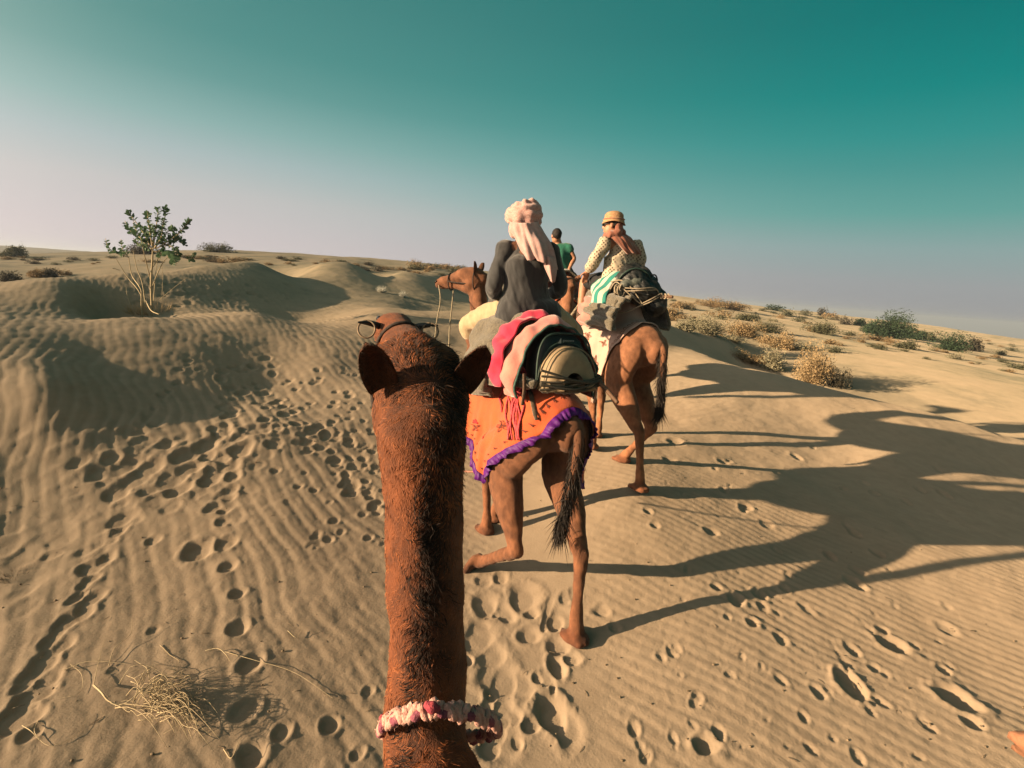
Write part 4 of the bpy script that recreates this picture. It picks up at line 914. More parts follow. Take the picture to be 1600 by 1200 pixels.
for k in range(16):
    c = L2(806 + g_.uniform(-9, 9), 588 + g_.uniform(-8, 26), 3.52); a0 = g_.uniform(0, 6); r_ = g_.uniform(.018, .035); kk.append(tube([c + r_ * V3(math.cos(a), .5 * math.sin(2 * a), math.sin(a) * 1.2) for a in np.linspace(a0, a0 + 5.6, 8)], [.008] * 8, n=26, seg=6))
V, F = join(kk); T.part('tangle', V, F, M_PINKROPE)
V, F = tube([L2(806, 565, 3.74) + V3(.0, 0, .0)] + [L2(806 + 15 * math.sin(a), 556 - 14 * math.cos(a), 3.76) for a in np.linspace(-2.6, 2.6, 8)] , [.0045] * 9, n=30, seg=6); T.part('thin_loop', V, F, mat('brown_cord', (.25, .08, .06), .8, .2, 40))
# girth rope under the flank, running forward past our camel
T = Th('girth_rope', 'pinkish rope running forward along the middle camel left flank', 'rope', (-.4, 0, 1.1), C2, A2)
V, F = tube([L2(848, 678, 3.62), L2(825, 700, 3.66), L2(800, 722, 3.75), L2(770, 735, 3.9), L2(735, 737, 4.1), L2(700, 733, 4.3)], [.008] * 6, n=40, seg=8); T.part('rope', V, F, mat('pale_pink_rope', (.50, .22, .16), .85, .25, 90, .6, 200))

# ------------------------------------------------------------ riders
def J_of(T_C, T_A, d):
    return {k: (tuple(rotz(-T_A) @ (P(*v) - T_C)) if k[0] != '_' and k not in RAWK else v) for k, v in d.items()}
def dirl(A, *v): return tuple(rotz(-A) @ V3(*v))
# --- rider in the dark shirt and pink headscarf
J2 = J_of(C2, A2, dict(head=(817, 347, 4.02), neck=(822, 376, 4.03), chest=(824, 412, 4.03), pel=(822, 475, 4.02), shl=(789, 389, 4.02), shr=(860, 391, 4.12), ell=(772, 448, 3.95), wrl=(775, 476, 4.22), elr=(876, 450, 4.14), wrr=(846, 470, 4.45),
    hipl=(806, 484, 4.05), hipr=(842, 486, 4.14), knl=(731, 507, 4.32), anl=(752, 585, 4.36), knr=(898, 520, 4.5), anr=(888, 600, 4.45)))
J2.update(face=dirl(A2, -.25, 1, -.02), footl=(-.2, 1, -.2), footr=(.2, 1, -.2))
T2, g2, M2 = person(C2, A2, (0, -.1, 2.1), 'person in dark shirt and long pink headscarf riding the camel with the orange cloth', J2, SKIN_D)
M_SHIRT = mat('charcoal_shirt', (.042, .043, .048), .85, .2, 14, .35, 220, color2=(.022, .023, .027), sheen=.3)
g = g2
torso = [tube([g['pel'] + V3(0, .0, -.10), g['pel'], g['pel'] * .6 + g['chest'] * .4, g['chest'] + V3(0, 0, .01), g['neck'] - V3(0, 0, .055)], [(.24, .17), (.215, .155), (.180, .14), (.180, .14), (.085, .08)], n=30, seg=20),
    ball(g['shl'] - V3(0, 0, .02), .072), ball(g['shr'] - V3(0, 0, .02), .072), tube([g['neck'] - V3(0, 0, .05), g['neck'] - V3(0, 0, .0)], [.082, .070])]
for c in 'lr': torso.append(tube([g['sh' + c], g['sh' + c] * .5 + g['el' + c] * .5, g['el' + c], g['el' + c] * .4 + g['wr' + c] * .6, g['wr' + c] * .92 + g['el' + c] * .08], [.070, .062, .056, .050, .046], n=26))
tl = lambda *q: T2.L(P(*q))
torso.append(tube([g['pel'] + V3(.06, -.05, -.02), tl(858, 482, 4.0), tl(872, 495, 3.98)], [(.14, .10), (.10, .06), (.03, .02)], n=14))
garment(T2, 'shirt', torso, M_SHIRT, .0095, .011, 6.0, (1.2, 1.2, .5), seed=3, smooth=2)
M_CREAM = mat('cream_trousers', (.55, .42, .26), .85, .12, 14, .3, 160, color2=(.42, .31, .185), sheen=.2)
tr = []
for c in 'lr':
    hp, kn = g['hip' + c], g['kn' + c]; tr.append(tube([hp + V3(0, -.02, .02), hp * .6 + kn * .4 + V3(0, 0, .015), kn * .95 + hp * .05, kn * .85 + g['an' + c] * .15], [.115, .112, .080, .072], n=26))
tr.append(tube([g['hipl'], g['hipr']], [.12, .12]))
garment(T2, 'trousers', tr, M_CREAM, .011, .006, 9, seed=6)
M_SCARF = mat('pink_checked_scarf', (.84, .58, .53), .9, .3, 150, .3, 200, color2=(.62, .27, .24), sheen=.3, trans=.15, detail=2)
M_SCARFP = mat('pale_pink_scarf', (.80, .54, .51), .9, .12, 30, .3, 160, color2=(.66, .40, .38), sheen=.3, trans=.2)
hc = g['head']; q = [ball(hc + M2 @ V3(0, -.012, .045), (.098, .112, .098), 22, M2)]
for k, (dz, rx, th_) in enumerate([(.015, .108, .034), (.050, .112, .036), (.085, .098, .034), (.115, .070, .030)]):
    ph = k * .7; q.append(tube([hc + M2 @ V3(rx * math.cos(a), -.010 + rx * 1.08 * math.sin(a), dz + .022 * math.sin(a + ph)) for a in np.linspace(0, 2 * PI * 1.02, 18)], [th_ * (.85 + .25 * math.sin(3 * i_ + k)) for i_ in range(18)], n=60, seg=12))
q.append(ball(hc + M2 @ V3(.075, -.02, .12), (.04, .05, .035), 12))
garment(T2, 'turban', q, M_SCARF, .008, .0035, 14, (1, 1, 3.0), seed=1, smooth=3)
q = [ball(hc + M2 @ V3(0, -.055, -.035), (.098, .070, .090), 20, M2), ball(hc + M2 @ V3(-.055, -.01, -.05), (.045, .08, .075), 14, M2), ball(hc + M2 @ V3(.06, -.03, -.05), (.05, .08, .09), 14, M2)]
garment(T2, 'neck_wrap', q, M_SCARF, .009, .007, 16, (1.6, 1.6, .6), seed=8, smooth=3)
rows = [[tl(797, 346, 3.90), tl(812, 348, 3.84), tl(828, 348, 3.84), tl(842, 346, 3.92)],
        [tl(799, 362, 3.90), tl(816, 364, 3.83), tl(834, 364, 3.83), tl(852, 366, 3.92)],
        [tl(806, 378, 3.88), tl(822, 382, 3.80), tl(842, 380, 3.80), tl(861, 384, 3.90)],
        [tl(813, 393, 3.88), tl(828, 398, 3.80), tl(848, 396, 3.80), tl(866, 402, 3.90)],
        [tl(821, 406, 3.88), tl(834, 406, 3.81), tl(852, 412, 3.81), tl(868, 422, 3.90)]]
S, V, F = sheet(rows, 34, 44, .013, 2.6, .008, 16, 2); T2.part('scarf_drape', V, F, M_SCARFP, solid=.004)
rows = [[tl(846, 400, 3.85), tl(856, 400, 3.82), tl(867, 403, 3.88)], [tl(851, 415, 3.86), tl(860, 416, 3.82), tl(869, 419, 3.88)], [tl(856, 430, 3.87), tl(863, 431, 3.84), tl(869, 432, 3.88)], [tl(860, 440, 3.88), tl(864, 442, 3.86), tl(867, 440, 3.88)]]
S, V, F = sheet(rows, 16, 16, .005, 2, .004, 16, 5); T2.part('scarf_tail', V, F, M_SCARFP, solid=.004)

# --- rider in the patterned shirt and straw hat
J3 = J_of(C3, A3, dict(head=(957, 352, 5.86), neck=(964, 373, 5.90), chest=(969, 396, 5.94), pel=(966, 434, 5.98), shl=(946, 379, 5.84), shr=(994, 384, 6.0), ell=(931, 405, 5.86), wrl=(918, 424, 6.08), elr=(999, 410, 6.04), wrr=(985, 424, 6.3),
    hipl=(954, 439, 6.0), hipr=(978, 440, 6.1), knl=(913, 441, 6.36), anl=(906, 500, 6.22), knr=(1000, 452, 6.5), anr=(1004, 510, 6.4)))
J3.update(face=dirl(A3, -.93, .35, -.04), footl=(-.15, 1, -.1), footr=(.15, 1, -.1), handl=(0, 0, -.6))
T3, g3, M3 = person(C3, A3, (0, -.1, 2.05), 'person in straw hat, patterned cream shirt and black shorts riding the tan camel', J3, SKIN)
def pattern_mat(name, base, dark, scale):
    m = bpy.data.materials.new(name); m.use_nodes = True; nt = m.node_tree; N = nt.nodes; Lk = nt.links; b = N['Principled BSDF']; b.inputs['Roughness'].default_value = .85
    tc = N.new('ShaderNodeTexCoord'); mp = N.new('ShaderNodeMapping'); mp.inputs['Rotation'].default_value = (.5, .6, .78); Lk.new(tc.outputs['Object'], mp.inputs[0])
    v = N.new('ShaderNodeTexVoronoi'); v.inputs['Scale'].default_value = scale; v.inputs['Randomness'].default_value = .15; Lk.new(mp.outputs[0], v.inputs['Vector'])
    r = ramp(nt, [(.30, tuple(c * ALB for c in dark)), (.42, tuple(c * ALB for c in base))]); Lk.new(v.outputs['Distance'], r.inputs[0]); Lk.new(r.outputs[0], b.inputs['Base Color'])
    n2 = N.new('ShaderNodeTexNoise'); n2.inputs['Scale'].default_value = 120; bp = N.new('ShaderNodeBump'); bp.inputs['Strength'].default_value = .3; bp.inputs['Distance'].default_value = .01; Lk.new(n2.outputs[0], bp.inputs['Height']); Lk.new(bp.outputs[0], b.inputs['Normal'])
    return m
M_PATT = pattern_mat('cream_shirt_with_dark_motif', (.60, .50, .37), (.14, .10, .07), 34)
g = g3
torso = [tube([g['pel'] + V3(0, .0, -.02), g['pel'] * .7 + g['chest'] * .3, g['chest'], g['neck'] - V3(0, 0, .05)], [(.20, .15), (.185, .14), (.18, .135), (.08, .075)], n=26, seg=20), ball(g['shl'] - V3(0, 0, .015), .07), ball(g['shr'] - V3(0, 0, .015), .07)]
for c in 'lr': torso.append(tube([g['sh' + c], g['sh' + c] * .5 + g['el' + c] * .5, g['el' + c], g['el' + c] * .3 + g['wr' + c] * .7], [.074, .078, .074, .058], n=26))
garment(T3, 'shirt', torso, M_PATT, .012, .008, 8, (1, 1, .6), seed=13)
M_BSHORT = mat('black_shorts', (.022, .022, .025), .85, .2, 30, .2, 100)
tr = [tube([g['hip' + c] + V3(0, 0, .01), g['hip' + c] * .55 + g['kn' + c] * .45, g['hip' + c] * .22 + g['kn' + c] * .78], [.115, .105, .088], n=18) for c in 'lr'] + [tube([g['hipl'], g['hipr']], [.12, .12])]
garment(T3, 'shorts', tr, M_BSHORT, .012, .004, 12, seed=14)
for c in 'lr':
    an = g['an' + c]; up_ = (g['kn' + c] - an); up_ /= np.linalg.norm(up_)
    garment(T3, 'sock', [tube([an + up_ * .10, an, an + V3(0, .04, -.045)], [.050, .047, .05], n=10)], mat('dark_sock', (.13, .085, .06), .95, .3, 60, .4, 200) if c == 'l' else bpy.data.materials['dark_sock'], .009, .002, 30)
    fd = V3(-.15 if c == 'l' else .15, 1, -.1); fd /= np.linalg.norm(fd); garment(T3, 'shoe', [tube([an - fd * .05 + V3(0, 0, -.06), an + fd * .06 + V3(0, 0, -.06), an + fd * .20 + V3(0, 0, -.07)], [(.042, .045), (.05, .045), (.042, .03)], n=12)], M_BSHORT, .010, .001, 30)
M_STRAW = mat('straw_hat', (.66, .40, .21), .85, .25, 30, .8, 90, color2=(.40, .20, .10), stretch=(1, 1, 3))
M_RUST = mat('rust_scarf', (.36, .135, .085), .9, .2, 20, .3, 160, color2=(.24, .08, .05), sheen=.3)
hc = g['head']; V = []; F = []
prof = [(0.0, .150), (.045, .146), (.078, .132), (.096, .108), (.098, .085), (.102, .062), (.112, .052), (.116, .036), (.123, .026), (.121, .021), (.103, .036), (.094, .050)]
for (r_, z_) in prof:
    for j in range(28): a = 2 * PI * j / 28; V.append(hc + M3 @ V3(r_ * math.cos(a) * .98, -.012 + r_ * math.sin(a) * 1.06, z_ + .012 * math.sin(2 * a + 1) * (r_ > .11) - .012 * max(0, -math.sin(a)) * (r_ > .11)))
for i in range(len(prof) - 1):
    for j in range(28): a = i * 28 + j; b_ = i * 28 + (j + 1) % 28; F.append((a, b_, b_ + 28, a + 28))
T3.part('hat', V, F, M_STRAW)
V, F = tube([hc + M3 @ V3(.101 * math.cos(a), -.012 + .107 * math.sin(a), .060) for a in np.linspace(0, 2 * PI, 20)], [(.006, .015)] * 20, n=50, seg=8, side=(0, 0, 1)); T3.part('hat_band', V, F, M_RUST)
for s in (-1, 1):
    V, F = ball(hc + M3 @ V3(s * .033, .098, .006), (.028, .008, .020), 12, M3); T3.part('sunglasses_lens', V, F, M_BLACK)
    V, F = tube([hc + M3 @ V3(s * .062, .090, .010), hc + M3 @ V3(s * .080, .04, .008), hc + M3 @ V3(s * .082, -.01, .0)], [.0035] * 3, n=10, seg=6); T3.part('sunglasses_arm', V, F, M_BLACK)
t3 = lambda *q: T3.L(P(*q))
q = [tube([hc + M3 @ V3(.075 * math.cos(a), -.015 + .085 * math.sin(a), -.075 - .02 * math.sin(a)) + (g['neck'] - hc) * .18 for a in np.linspace(0, 2 * PI, 16)], [.036 + .008 * math.sin(3 * i_) for i_ in range(16)], n=40, seg=12),
     ball(hc + M3 @ V3(0, -.07, -.03), (.070, .05, .085), 16, M3), tube([t3(962, 368, 5.83), t3(975, 374, 5.86), t3(988, 384, 5.92)], [.055, .06, .04])]
garment(T3, 'scarf', q, M_RUST, .010, .007, 15, seed=17)
rows = [[t3(952, 368, 5.78), t3(966, 364, 5.78), t3(980, 367, 5.88)], [t3(962, 378, 5.76), t3(976, 374, 5.76), t3(990, 378, 5.88)], [t3(970, 387, 5.78), t3(983, 386, 5.77), t3(998, 389, 5.88)], [t3(980, 397, 5.80), t3(992, 396, 5.80), t3(1003, 399, 5.90)]]
S, V, F = sheet(rows, 22, 30, .012, 2.4, .008, 14, 3); T3.part('scarf_drape', V, F, M_RUST, solid=.006)

# --- rider in green
J4 = J_of(C4, A4, dict(head=(869, 369, 8.95), neck=(872, 382, 8.97), chest=(877, 398, 8.98), pel=(879, 426, 8.98), shl=(861, 388, 9.02), shr=(889, 387, 8.94), ell=(852, 404, 9.1), wrl=(860, 420, 9.3), elr=(897, 404, 8.92), wrr=(889, 421, 8.84), hipl=(872, 429, 9.0), hipr=(885, 429, 9.0), knl=(855, 437, 9.35), anl=(860, 462, 9.3), knr=(900, 438, 9.3), anr=(900, 465, 9.25)))
J4.update(face=dirl(A4, -.35, 1, .05), handr=(0, 0, -.3))
T4, g4, M4 = person(C4, A4, (0, -.1, 2.1), 'person in sleeveless green top riding far ahead with right hand behind the hip', J4, SKIN)
g = g4; M_GREEN = mat('green_top', (.008, .165, .105), .8, .15, 20, .3, 150, sheen=.2)
torso = [tube([g['pel'] + V3(0, 0, -.02), g['pel'] * .6 + g['chest'] * .4, g['chest'], g['neck'] - V3(0, 0, .05)], [(.185, .14), (.165, .13), (.195, .14), (.095, .085)], n=24, seg=18)] + [tube([g['neck'] - V3(0, 0, .04), g['sh' + c] - V3(0, 0, .005), g['sh' + c] * .82 + g['el' + c] * .18], [.075, .078, .072]) for c in 'lr']
garment(T4, 'top', torso, M_GREEN, .014, .005, 9, seed=23)
tr = [tube([g['hip' + c] + V3(0, 0, .02), g['hip' + c] * .4 + g['kn' + c] * .6], [.12, .10], n=12) for c in 'lr'] + [tube([g['hipl'] + V3(0, 0, .02), g['hipr'] + V3(0, 0, .02)], [.13, .13])]
garment(T4, 'shorts', tr, M_BSHORT, .014, .004, 12, seed=24)

# --- the one holding the camera: seated behind it, one hand close to the lens
J1 = dict(head=(.05, -.34, 2.86), neck=(.05, -.40, 2.70), chest=(.05, -.46, 2.50), pel=(.05, -.46, 2.19), shl=(-.14, -.42, 2.62), shr=(.24, -.42, 2.62), ell=(-.24, -.20, 2.36), wrl=(-.20, .00, 2.20), elr=(.42, -.16, 2.20), wrr=(.296, .07, 2.200), hipl=(-.05, -.44, 2.16), hipr=(.15, -.44, 2.16), knl=(-.34, -.08, 2.06), anl=(-.32, -.16, 1.66), knr=(.44, -.08, 2.06), anr=(.42, -.16, 1.66))
J1 = {k: tuple(rotz(-A1) @ (V3(*v) - C1)) for k, v in J1.items()}; J1.update(face=dirl(A1, 0, 1, -.1), handr=dirl(A1, .35, .6, .1), palmr=dirl(A1, -.6, 0, -.8), handl=(0, 0, -.4), curl=.35)
T1, g1, M1 = person(C1, A1, (0, -.3, 2.05), 'person seated behind the camera, only a blurred hand at the lower right corner', J1, SKIN)
g = g1; torso = [tube([g['pel'] + V3(0, 0, -.04), g['pel'] * .6 + g['chest'] * .4, g['chest'], g['neck'] - V3(0, 0, .05)], [(.18, .14), (.16, .13), (.185, .135), (.085, .075)], n=24, seg=18), ball(g['shl'] - V3(0, 0, .02), .065), ball(g['shr'] - V3(0, 0, .02), .065)]
garment(T1, 'shirt', torso, M_CREAM, .014, .005, 9, seed=33)
tr = [tube([g['hip' + c] + V3(0, 0, .02), g['hip' + c] * .4 + g['kn' + c] * .6], [.11, .10], n=12) for c in 'lr'] + [tube([g['hipl'], g['hipr']], [.12, .12])]
garment(T1, 'shorts', tr, M_BSHORT, .014, .004, 12, seed=34)
T = Th('blanket', 'folded grey blanket saddle under the person behind the camera', 'blanket', (0, -.1, 2.0), C1, A1)
S, V, F = arch(.20, -.45, .30, .24, zc=1.80, x0=0, seed=2); T.part('cloth', V, F, M_WOOL, solid=.03)

# ------------------------------------------------------------ gear on the tan camel
M_PALE = mat('pale_pink_cotton', (.72, .50, .41), .88, .1, 8, .25, 90, color2=(.60, .40, .33), sheen=.25, trans=.1)
T = Th('saddle_cloth', 'pale pink cloth with brown scalloped border over the tan camel hips', 'saddle cloth', (0, -.2, 1.0), C3, A3)
yf3 = lambda t: .40 - .62 * sstep(.35, 1, abs(t))
yr3 = lambda t: -.60 + .34 * sstep(.15, 1, abs(t))
S, N_ = drape(bvh3, yf3, yr3, lambda v, s: .74 if s < 0 else .92, 48, 71, off=.018, flare=.03, fold=.006, seed=2)
V, F = grid_vf(S); T.part('cloth', V, F, M_PALE, solid=.004)
M_BPRINT = mat('brown_border_print', (.23, .085, .05), .9, .2, 60)
pr = []
for v0 in (.955, .045):
    pr += motif(S, N_, v0, 0, [[(t, 0) for t in np.linspace(-.97, .97, 30)]], 1, 1, .006, .007)
    for q in range(34): pr += motif(S, N_, v0 + (-.045 if v0 > .5 else .045), -.95 + q * .0575, [[(-.8, 1), (0, 0), (.8, 1)]], .028 * (1 if v0 > .5 else -1), .024, .007, .007)
pr += motif(S, N_, .50, -.72, flower_motif(6), .13, .09, .008) + motif(S, N_, .35, -.45, flower_motif(5), .08, .06, .007) + motif(S, N_, .72, -.50, flower_motif(4), .07, .06, .007) + motif(S, N_, .75, .55, flower_motif(5), .10, .08, .007)
V, F = join(pr); tag(T.part('printed_border', V, F, M_BPRINT), kind='stuff')
V, F = tube([S[-1, j] + N_[-1, j] * .004 for j in range(0, 71, 2)], [.007] * 36, n=120, seg=6); T.part('hem', V, F, M_PALE)
T = Th('blanket', 'grey-brown wool blanket folded under the black bag on the tan camel', 'blanket', (0, -.3, 1.8), C3, A3)
S, V, F = arch(.10, -.50, .36, .30, zc=1.72, x0=-.02, phi=(205, -20), fold=.012, noise=.03, seed=12, ffreq=3, lean=.04); T.part('cloth', V, F, M_WOOL, solid=.035)
S, V, F = arch(-.05, -.58, .385, .27, zc=1.70, x0=-.03, phi=(205, 120), fold=.02, noise=.03, seed=15, ffreq=3); T.part('folded_layer', V, F, M_WOOL, solid=.03)
def striped_mat():
    m = bpy.data.materials.new('teal_striped_wool'); m.use_nodes = True; nt = m.node_tree; N = nt.nodes; Lk = nt.links; b = N['Principled BSDF']; b.inputs['Roughness'].default_value = .9
    tc = N.new('ShaderNodeTexCoord'); sp = N.new('ShaderNodeSeparateXYZ'); Lk.new(tc.outputs['Object'], sp.inputs[0]); w = N.new('ShaderNodeMath'); w.operation = 'MULTIPLY'; w.inputs[1].default_value = 52; Lk.new(sp.outputs['Y'], w.inputs[0])
    s_ = N.new('ShaderNodeMath'); s_.operation = 'SINE'; Lk.new(w.outputs[0], s_.inputs[0]); r = ramp(nt, [(.50, (.012, .15, .125)), (.58, (.36, .33, .28))]); mp = N.new('ShaderNodeMapRange'); mp.inputs[1].default_value = -1; Lk.new(s_.outputs[0], mp.inputs[0]); Lk.new(mp.outputs[0], r.inputs[0]); Lk.new(r.outputs[0], b.inputs['Base Color'])
    n2 = N.new('ShaderNodeTexNoise'); n2.inputs['Scale'].default_value = 90; bp = N.new('ShaderNodeBump'); bp.inputs['Strength'].default_value = .6; bp.inputs['Distance'].default_value = .01; Lk.new(n2.outputs[0], bp.inputs['Height']); Lk.new(bp.outputs[0], b.inputs['Normal']); return m
T = Th('blanket', 'teal and white striped blanket tucked behind the rider in the straw hat', 'blanket', (0, -.2, 1.9), C3, A3)
S, V, F = arch(-.02, -.32, .34, .36, zc=1.80, x0=-.04, phi=(200, 30), fold=.010, noise=.02, seed=18, ffreq=3, lean=.10); T.part('cloth', V, F, striped_mat(), solid=.04)
T = Th('cloth_bundle', 'crumpled salmon pink cloth below the striped blanket on the tan camel', 'cloth', (-.3, -.1, 1.8), C3, A3)
S, V, F = arch(.12, -.22, .37, .33, zc=1.70, x0=-.03, phi=(200, 145), n=16, m=20, fold=.02, noise=.03, seed=21, ffreq=2); T.part('cloth', V, F, M_PINK, solid=.02)
b3 = lambda *q: rotz(-A3) @ (P(*q) - C3)
T = Th('bag', 'lumpy black nylon bag tied behind the rider in the straw hat', 'bag', (.05, -.4, 1.8), C3, A3)
q = [ball(b3(992, 438, 5.62), (.19, .15, .14), 18), ball(b3(1006, 455, 5.58), (.20, .15, .15), 18), ball(b3(988, 426, 5.72), (.13, .12, .10), 16), ball(b3(1024, 472, 5.60), (.12, .13, .15), 16), tube([b3(965, 436, 5.68), b3(984, 424, 5.62), b3(1008, 424, 5.64), b3(1020, 440, 5.66)], [.04, .05, .05, .04])]
me = fuse(q, .012, 4); relief(me, .012, 8, 4); relief(me, .005, 22, 9); bag = T.meshpart('bag_body', me, M_BLACK)
V, F = tube([b3(962, 447, 5.58), b3(972, 430, 5.50), b3(990, 420, 5.50), b3(1008, 424, 5.52), b3(1020, 440, 5.54)], [.010] * 5, n=40, seg=8); T.part('zip', V, F, M_DKGREEN)
V, F = tube([b3(1017, 430, 5.6), b3(1024, 430, 5.57), b3(1027, 438, 5.57), b3(1024, 446, 5.58)], [.008] * 4, n=24, seg=8); T.part('handle', V, F, M_BLACK)
T = Th('bag', 'small grey pouch on top of the black bag on the tan camel', 'pouch', (0, -.5, 1.9), C3, A3)
q = [ball(b3(984, 445, 5.50), (.11, .06, .06), 14), ball(b3(998, 442, 5.50), (.10, .06, .055), 14)]; me = fuse(q, .010, 3); relief(me, .006, 16, 3); T.meshpart('pouch', me, mat('grey_green_nylon', (.12, .135, .12), .6, .2, 30, .2, 120))
M_CORD = mat('pale_cord', (.50, .42, .31), .85, .2, 80, .5, 200, color2=(.28, .22, .15))
T = Th('lashing_rope', 'pale cord lashed over the black bag and blanket of the tan camel', 'rope', (0, -.5, 1.9), C3, A3)
for pts in [[(955, 440, 5.62), (970, 438, 5.50), (985, 448, 5.44), (1003, 474, 5.42), (1001, 478, 5.42)], [(948, 462, 5.6), (962, 441, 5.55), (975, 452, 5.45), (990, 466, 5.42), (1002, 476, 5.42)], [(977, 450, 5.42), (1000, 451, 5.36), (1022, 450, 5.42), (1030, 458, 5.5)], [(978, 455, 5.42), (1000, 454, 5.36), (1024, 453, 5.42)], [(1004, 474, 5.42), (1020, 466, 5.40), (1034, 458, 5.48)], [(1004, 477, 5.42), (1018, 471, 5.40), (1030, 464, 5.48)], [(935, 478, 5.66), (948, 455, 5.64), (965, 438, 5.58)], [(938, 470, 5.66), (952, 486, 5.58), (975, 488, 5.48), (1000, 478, 5.42)]]:
    V, F = tube([b3(*p) for p in pts], [.0065] * len(pts), n=30, seg=6); T.part('cord', V, F, M_CORD)
T = Th('coiled_rope', 'coil of pale rope in front of the black bag on the tan camel', 'rope', (-.1, -.5, 1.9), C3, A3)
for k in range(6):
    c = b3(966 + (k % 3) * 4, 452 + 2 * (k % 2), 5.46 + .01 * k); r_ = .045 + .008 * (k % 3); V, F = tube([c + r_ * V3(math.cos(a), .3 * math.sin(a + k), math.sin(a)) for a in np.linspace(0, 6.2, 14)], [.009] * 14, n=36, seg=8); T.part('coil', V, F, M_CORD)
T = Th('saddle_pole', 'rope-bound wooden pole end sticking out behind the black bag', 'pole', (.3, -.5, 1.9), C3, A3)
V, F = tube([b3(1010, 462, 5.7), b3(1032, 463, 5.5), b3(1050, 464, 5.35)], [.020, .018, .016], n=14, seg=10); T.part('pole', V, F, M_WOOD)
for k in range(3):
    c = b3(1034 + 5 * k, 463, 5.46 - .03 * k); V, F = tube([c + .024 * V3(.2 * math.cos(a), math.cos(a), math.sin(a)) for a in np.linspace(0, 6.2, 10)], [.007] * 10, n=24, seg=6); T.part('binding', V, F, M_CORD)
# red cloth and braided rein of the camel ahead
T = Th('saddle_cloth', 'orange-red cloth on the farthest camel showing between the riders', 'saddle cloth', (0, -.3, 1.2), C4, A4)
S, N_ = drape(bvh_of(me4), lambda t: .35, lambda t: -.62 + .3 * sstep(.3, 1, abs(t)), lambda v, s: 1.1, 26, 41, off=.03, flare=.03, fold=.01, seed=5)
V, F = grid_vf(S); T.part('cloth', V, F, mat('orange_red_cotton', (.62, .12, .05), .85, .12, 10, .2, 60), solid=.006)
S, V, F = arch(.20, -.45, .32, .30, zc=1.80, x0=0, seed=2, fold=.01, noise=.02); T.part('saddle_pad', V, F, M_WOOL, solid=.03)

# ------------------------------------------------------------ halters, reins and collar
def halter(T, hf, m, k=1.0, noseonly=False):
    poll, M, hk = hf; L = lambda x, y, z: poll + M @ V3(x, y, z) * hk
    def loop(y0, y1, rx, zt, zb, r=.006):
        pts = []
        for a in np.linspace(0, 2 * PI, 18): z = (zt + zb) / 2 + (zt - zb) / 2 * math.sin(a); pts.append(L(rx * math.cos(a), y0 + (y1 - y0) * (1 - math.sin(a)) / 2, z))
        V, F = tube(pts, [r] * 18, n=50, seg=8); T.part('strap', V, F, m)
    loop(.30, .31, .072, .045, -.145); loop(-.05, -.02, .125, .075, -.20) if not noseonly else None
    for s in (-1, 1): V, F = tube([L(s * .10, .0, -.10), L(s * .10, .14, -.08), L(s * .070, .30, -.05)], [.006] * 3, n=20, seg=8); T.part('strap', V, F, m)
M_DARKROPE = mat('dark_halter_rope', (.045, .03, .025), .85, .3, 60, .4, 200)
M_REIN = mat('pale_rein', (.38, .32, .22), .85, .2, 90, .4, 200)
T = Th('halter', 'dark halter on the brown camel with head turned left', 'halter', tuple(hf2[0]), C2, A2); halter(T, hf2, M_DARKROPE)
V, F = tube([hf2[0] + hf2[1] @ V3(.02, .02, -.22) * .84, hf2[0] + hf2[1] @ V3(.0, .05, -.32) * .84, hf2[0] + hf2[1] @ V3(-.01, .02, -.42) * .84], [.016, .020, .010], n=14); T.part('tassel', V, F, M_DARKROPE)
T = Th('reins', 'two thin pale reins hanging from the nose of the brown camel', 'reins', tuple(hf2[0]), C2, A2)
rein_a = hf2[0] + hf2[1] @ V3(0, .47, -.06) * .84; rein_b = hf2[0] + hf2[1] @ V3(0, .28, -.15) * .84
V, F = tube([rein_a, L2(688, 470, 4.8), L2(681, 515, 4.6), L2(684, 560, 4.4), L2(735, 575, 4.35)], [.006] * 5, n=40, seg=6); T.part('rein', V, F, M_REIN)
V, F = tube([rein_b, L2(706, 480, 4.85), L2(702, 525, 4.6), L2(706, 565, 4.4), L2(745, 580, 4.35)], [.006] * 5, n=40, seg=6); T.part('rein', V, F, M_REIN)
T = Th('halter', 'pinkish halter on the tan camel seen between the riders', 'halter', tuple(hf3[0]), C3, A3); halter(T, hf3, mat('pink_halter_rope', (.60, .20, .15), .85, .2, 60))
T = Th('neck_rope', 'braided rope hanging down the neck of the tan camel', 'rope', tuple(hf3[0]), C3, A3)
for k in range(3):
    pts = [b3(905 - 3.5 * i_ + 1.6 * math.sin(i_ * 1.7 + k * 2.1), 476 + 5 * i_, 6.62 - .03 * i_ + .01 * math.cos(i_ * 1.7 + k * 2.1)) for i_ in range(9)]; V, F = tube(pts, [.011] * 9, n=40, seg=6); T.part('strand', V, F, M_CORD)
T = Th('halter', 'black rope halter with nose pegs on the nearest camel', 'halter', tuple(hf1[0]), C1, A1); halter(T, hf1, M_DARKROPE, noseonly=True)
p_, M_, k_ = hf1
for s in (-1, 1):
    V, F = tube([p_ + M_ @ V3(s * .050, .40, -.02) * k_, p_ + M_ @ V3(s * .085, .38, .0) * k_, p_ + M_ @ V3(s * .118, .37, .006) * k_], [.012, .009, .003], n=10, seg=8); T.part('nose_peg', V, F, M_BLACK)
    c = p_ + M_ @ V3(s * .095, .36, -.01) * k_; V, F = tube([c + .026 * V3(math.cos(a), .4 * math.sin(a), math.sin(a)) for a in np.linspace(0, 6.2, 12)], [.003] * 12, n=30, seg=6); T.part('ring', V, F, mat('peg_cord', (.30, .22, .15), .8, .2, 60) if s < 0 else bpy.data.materials['peg_cord'])
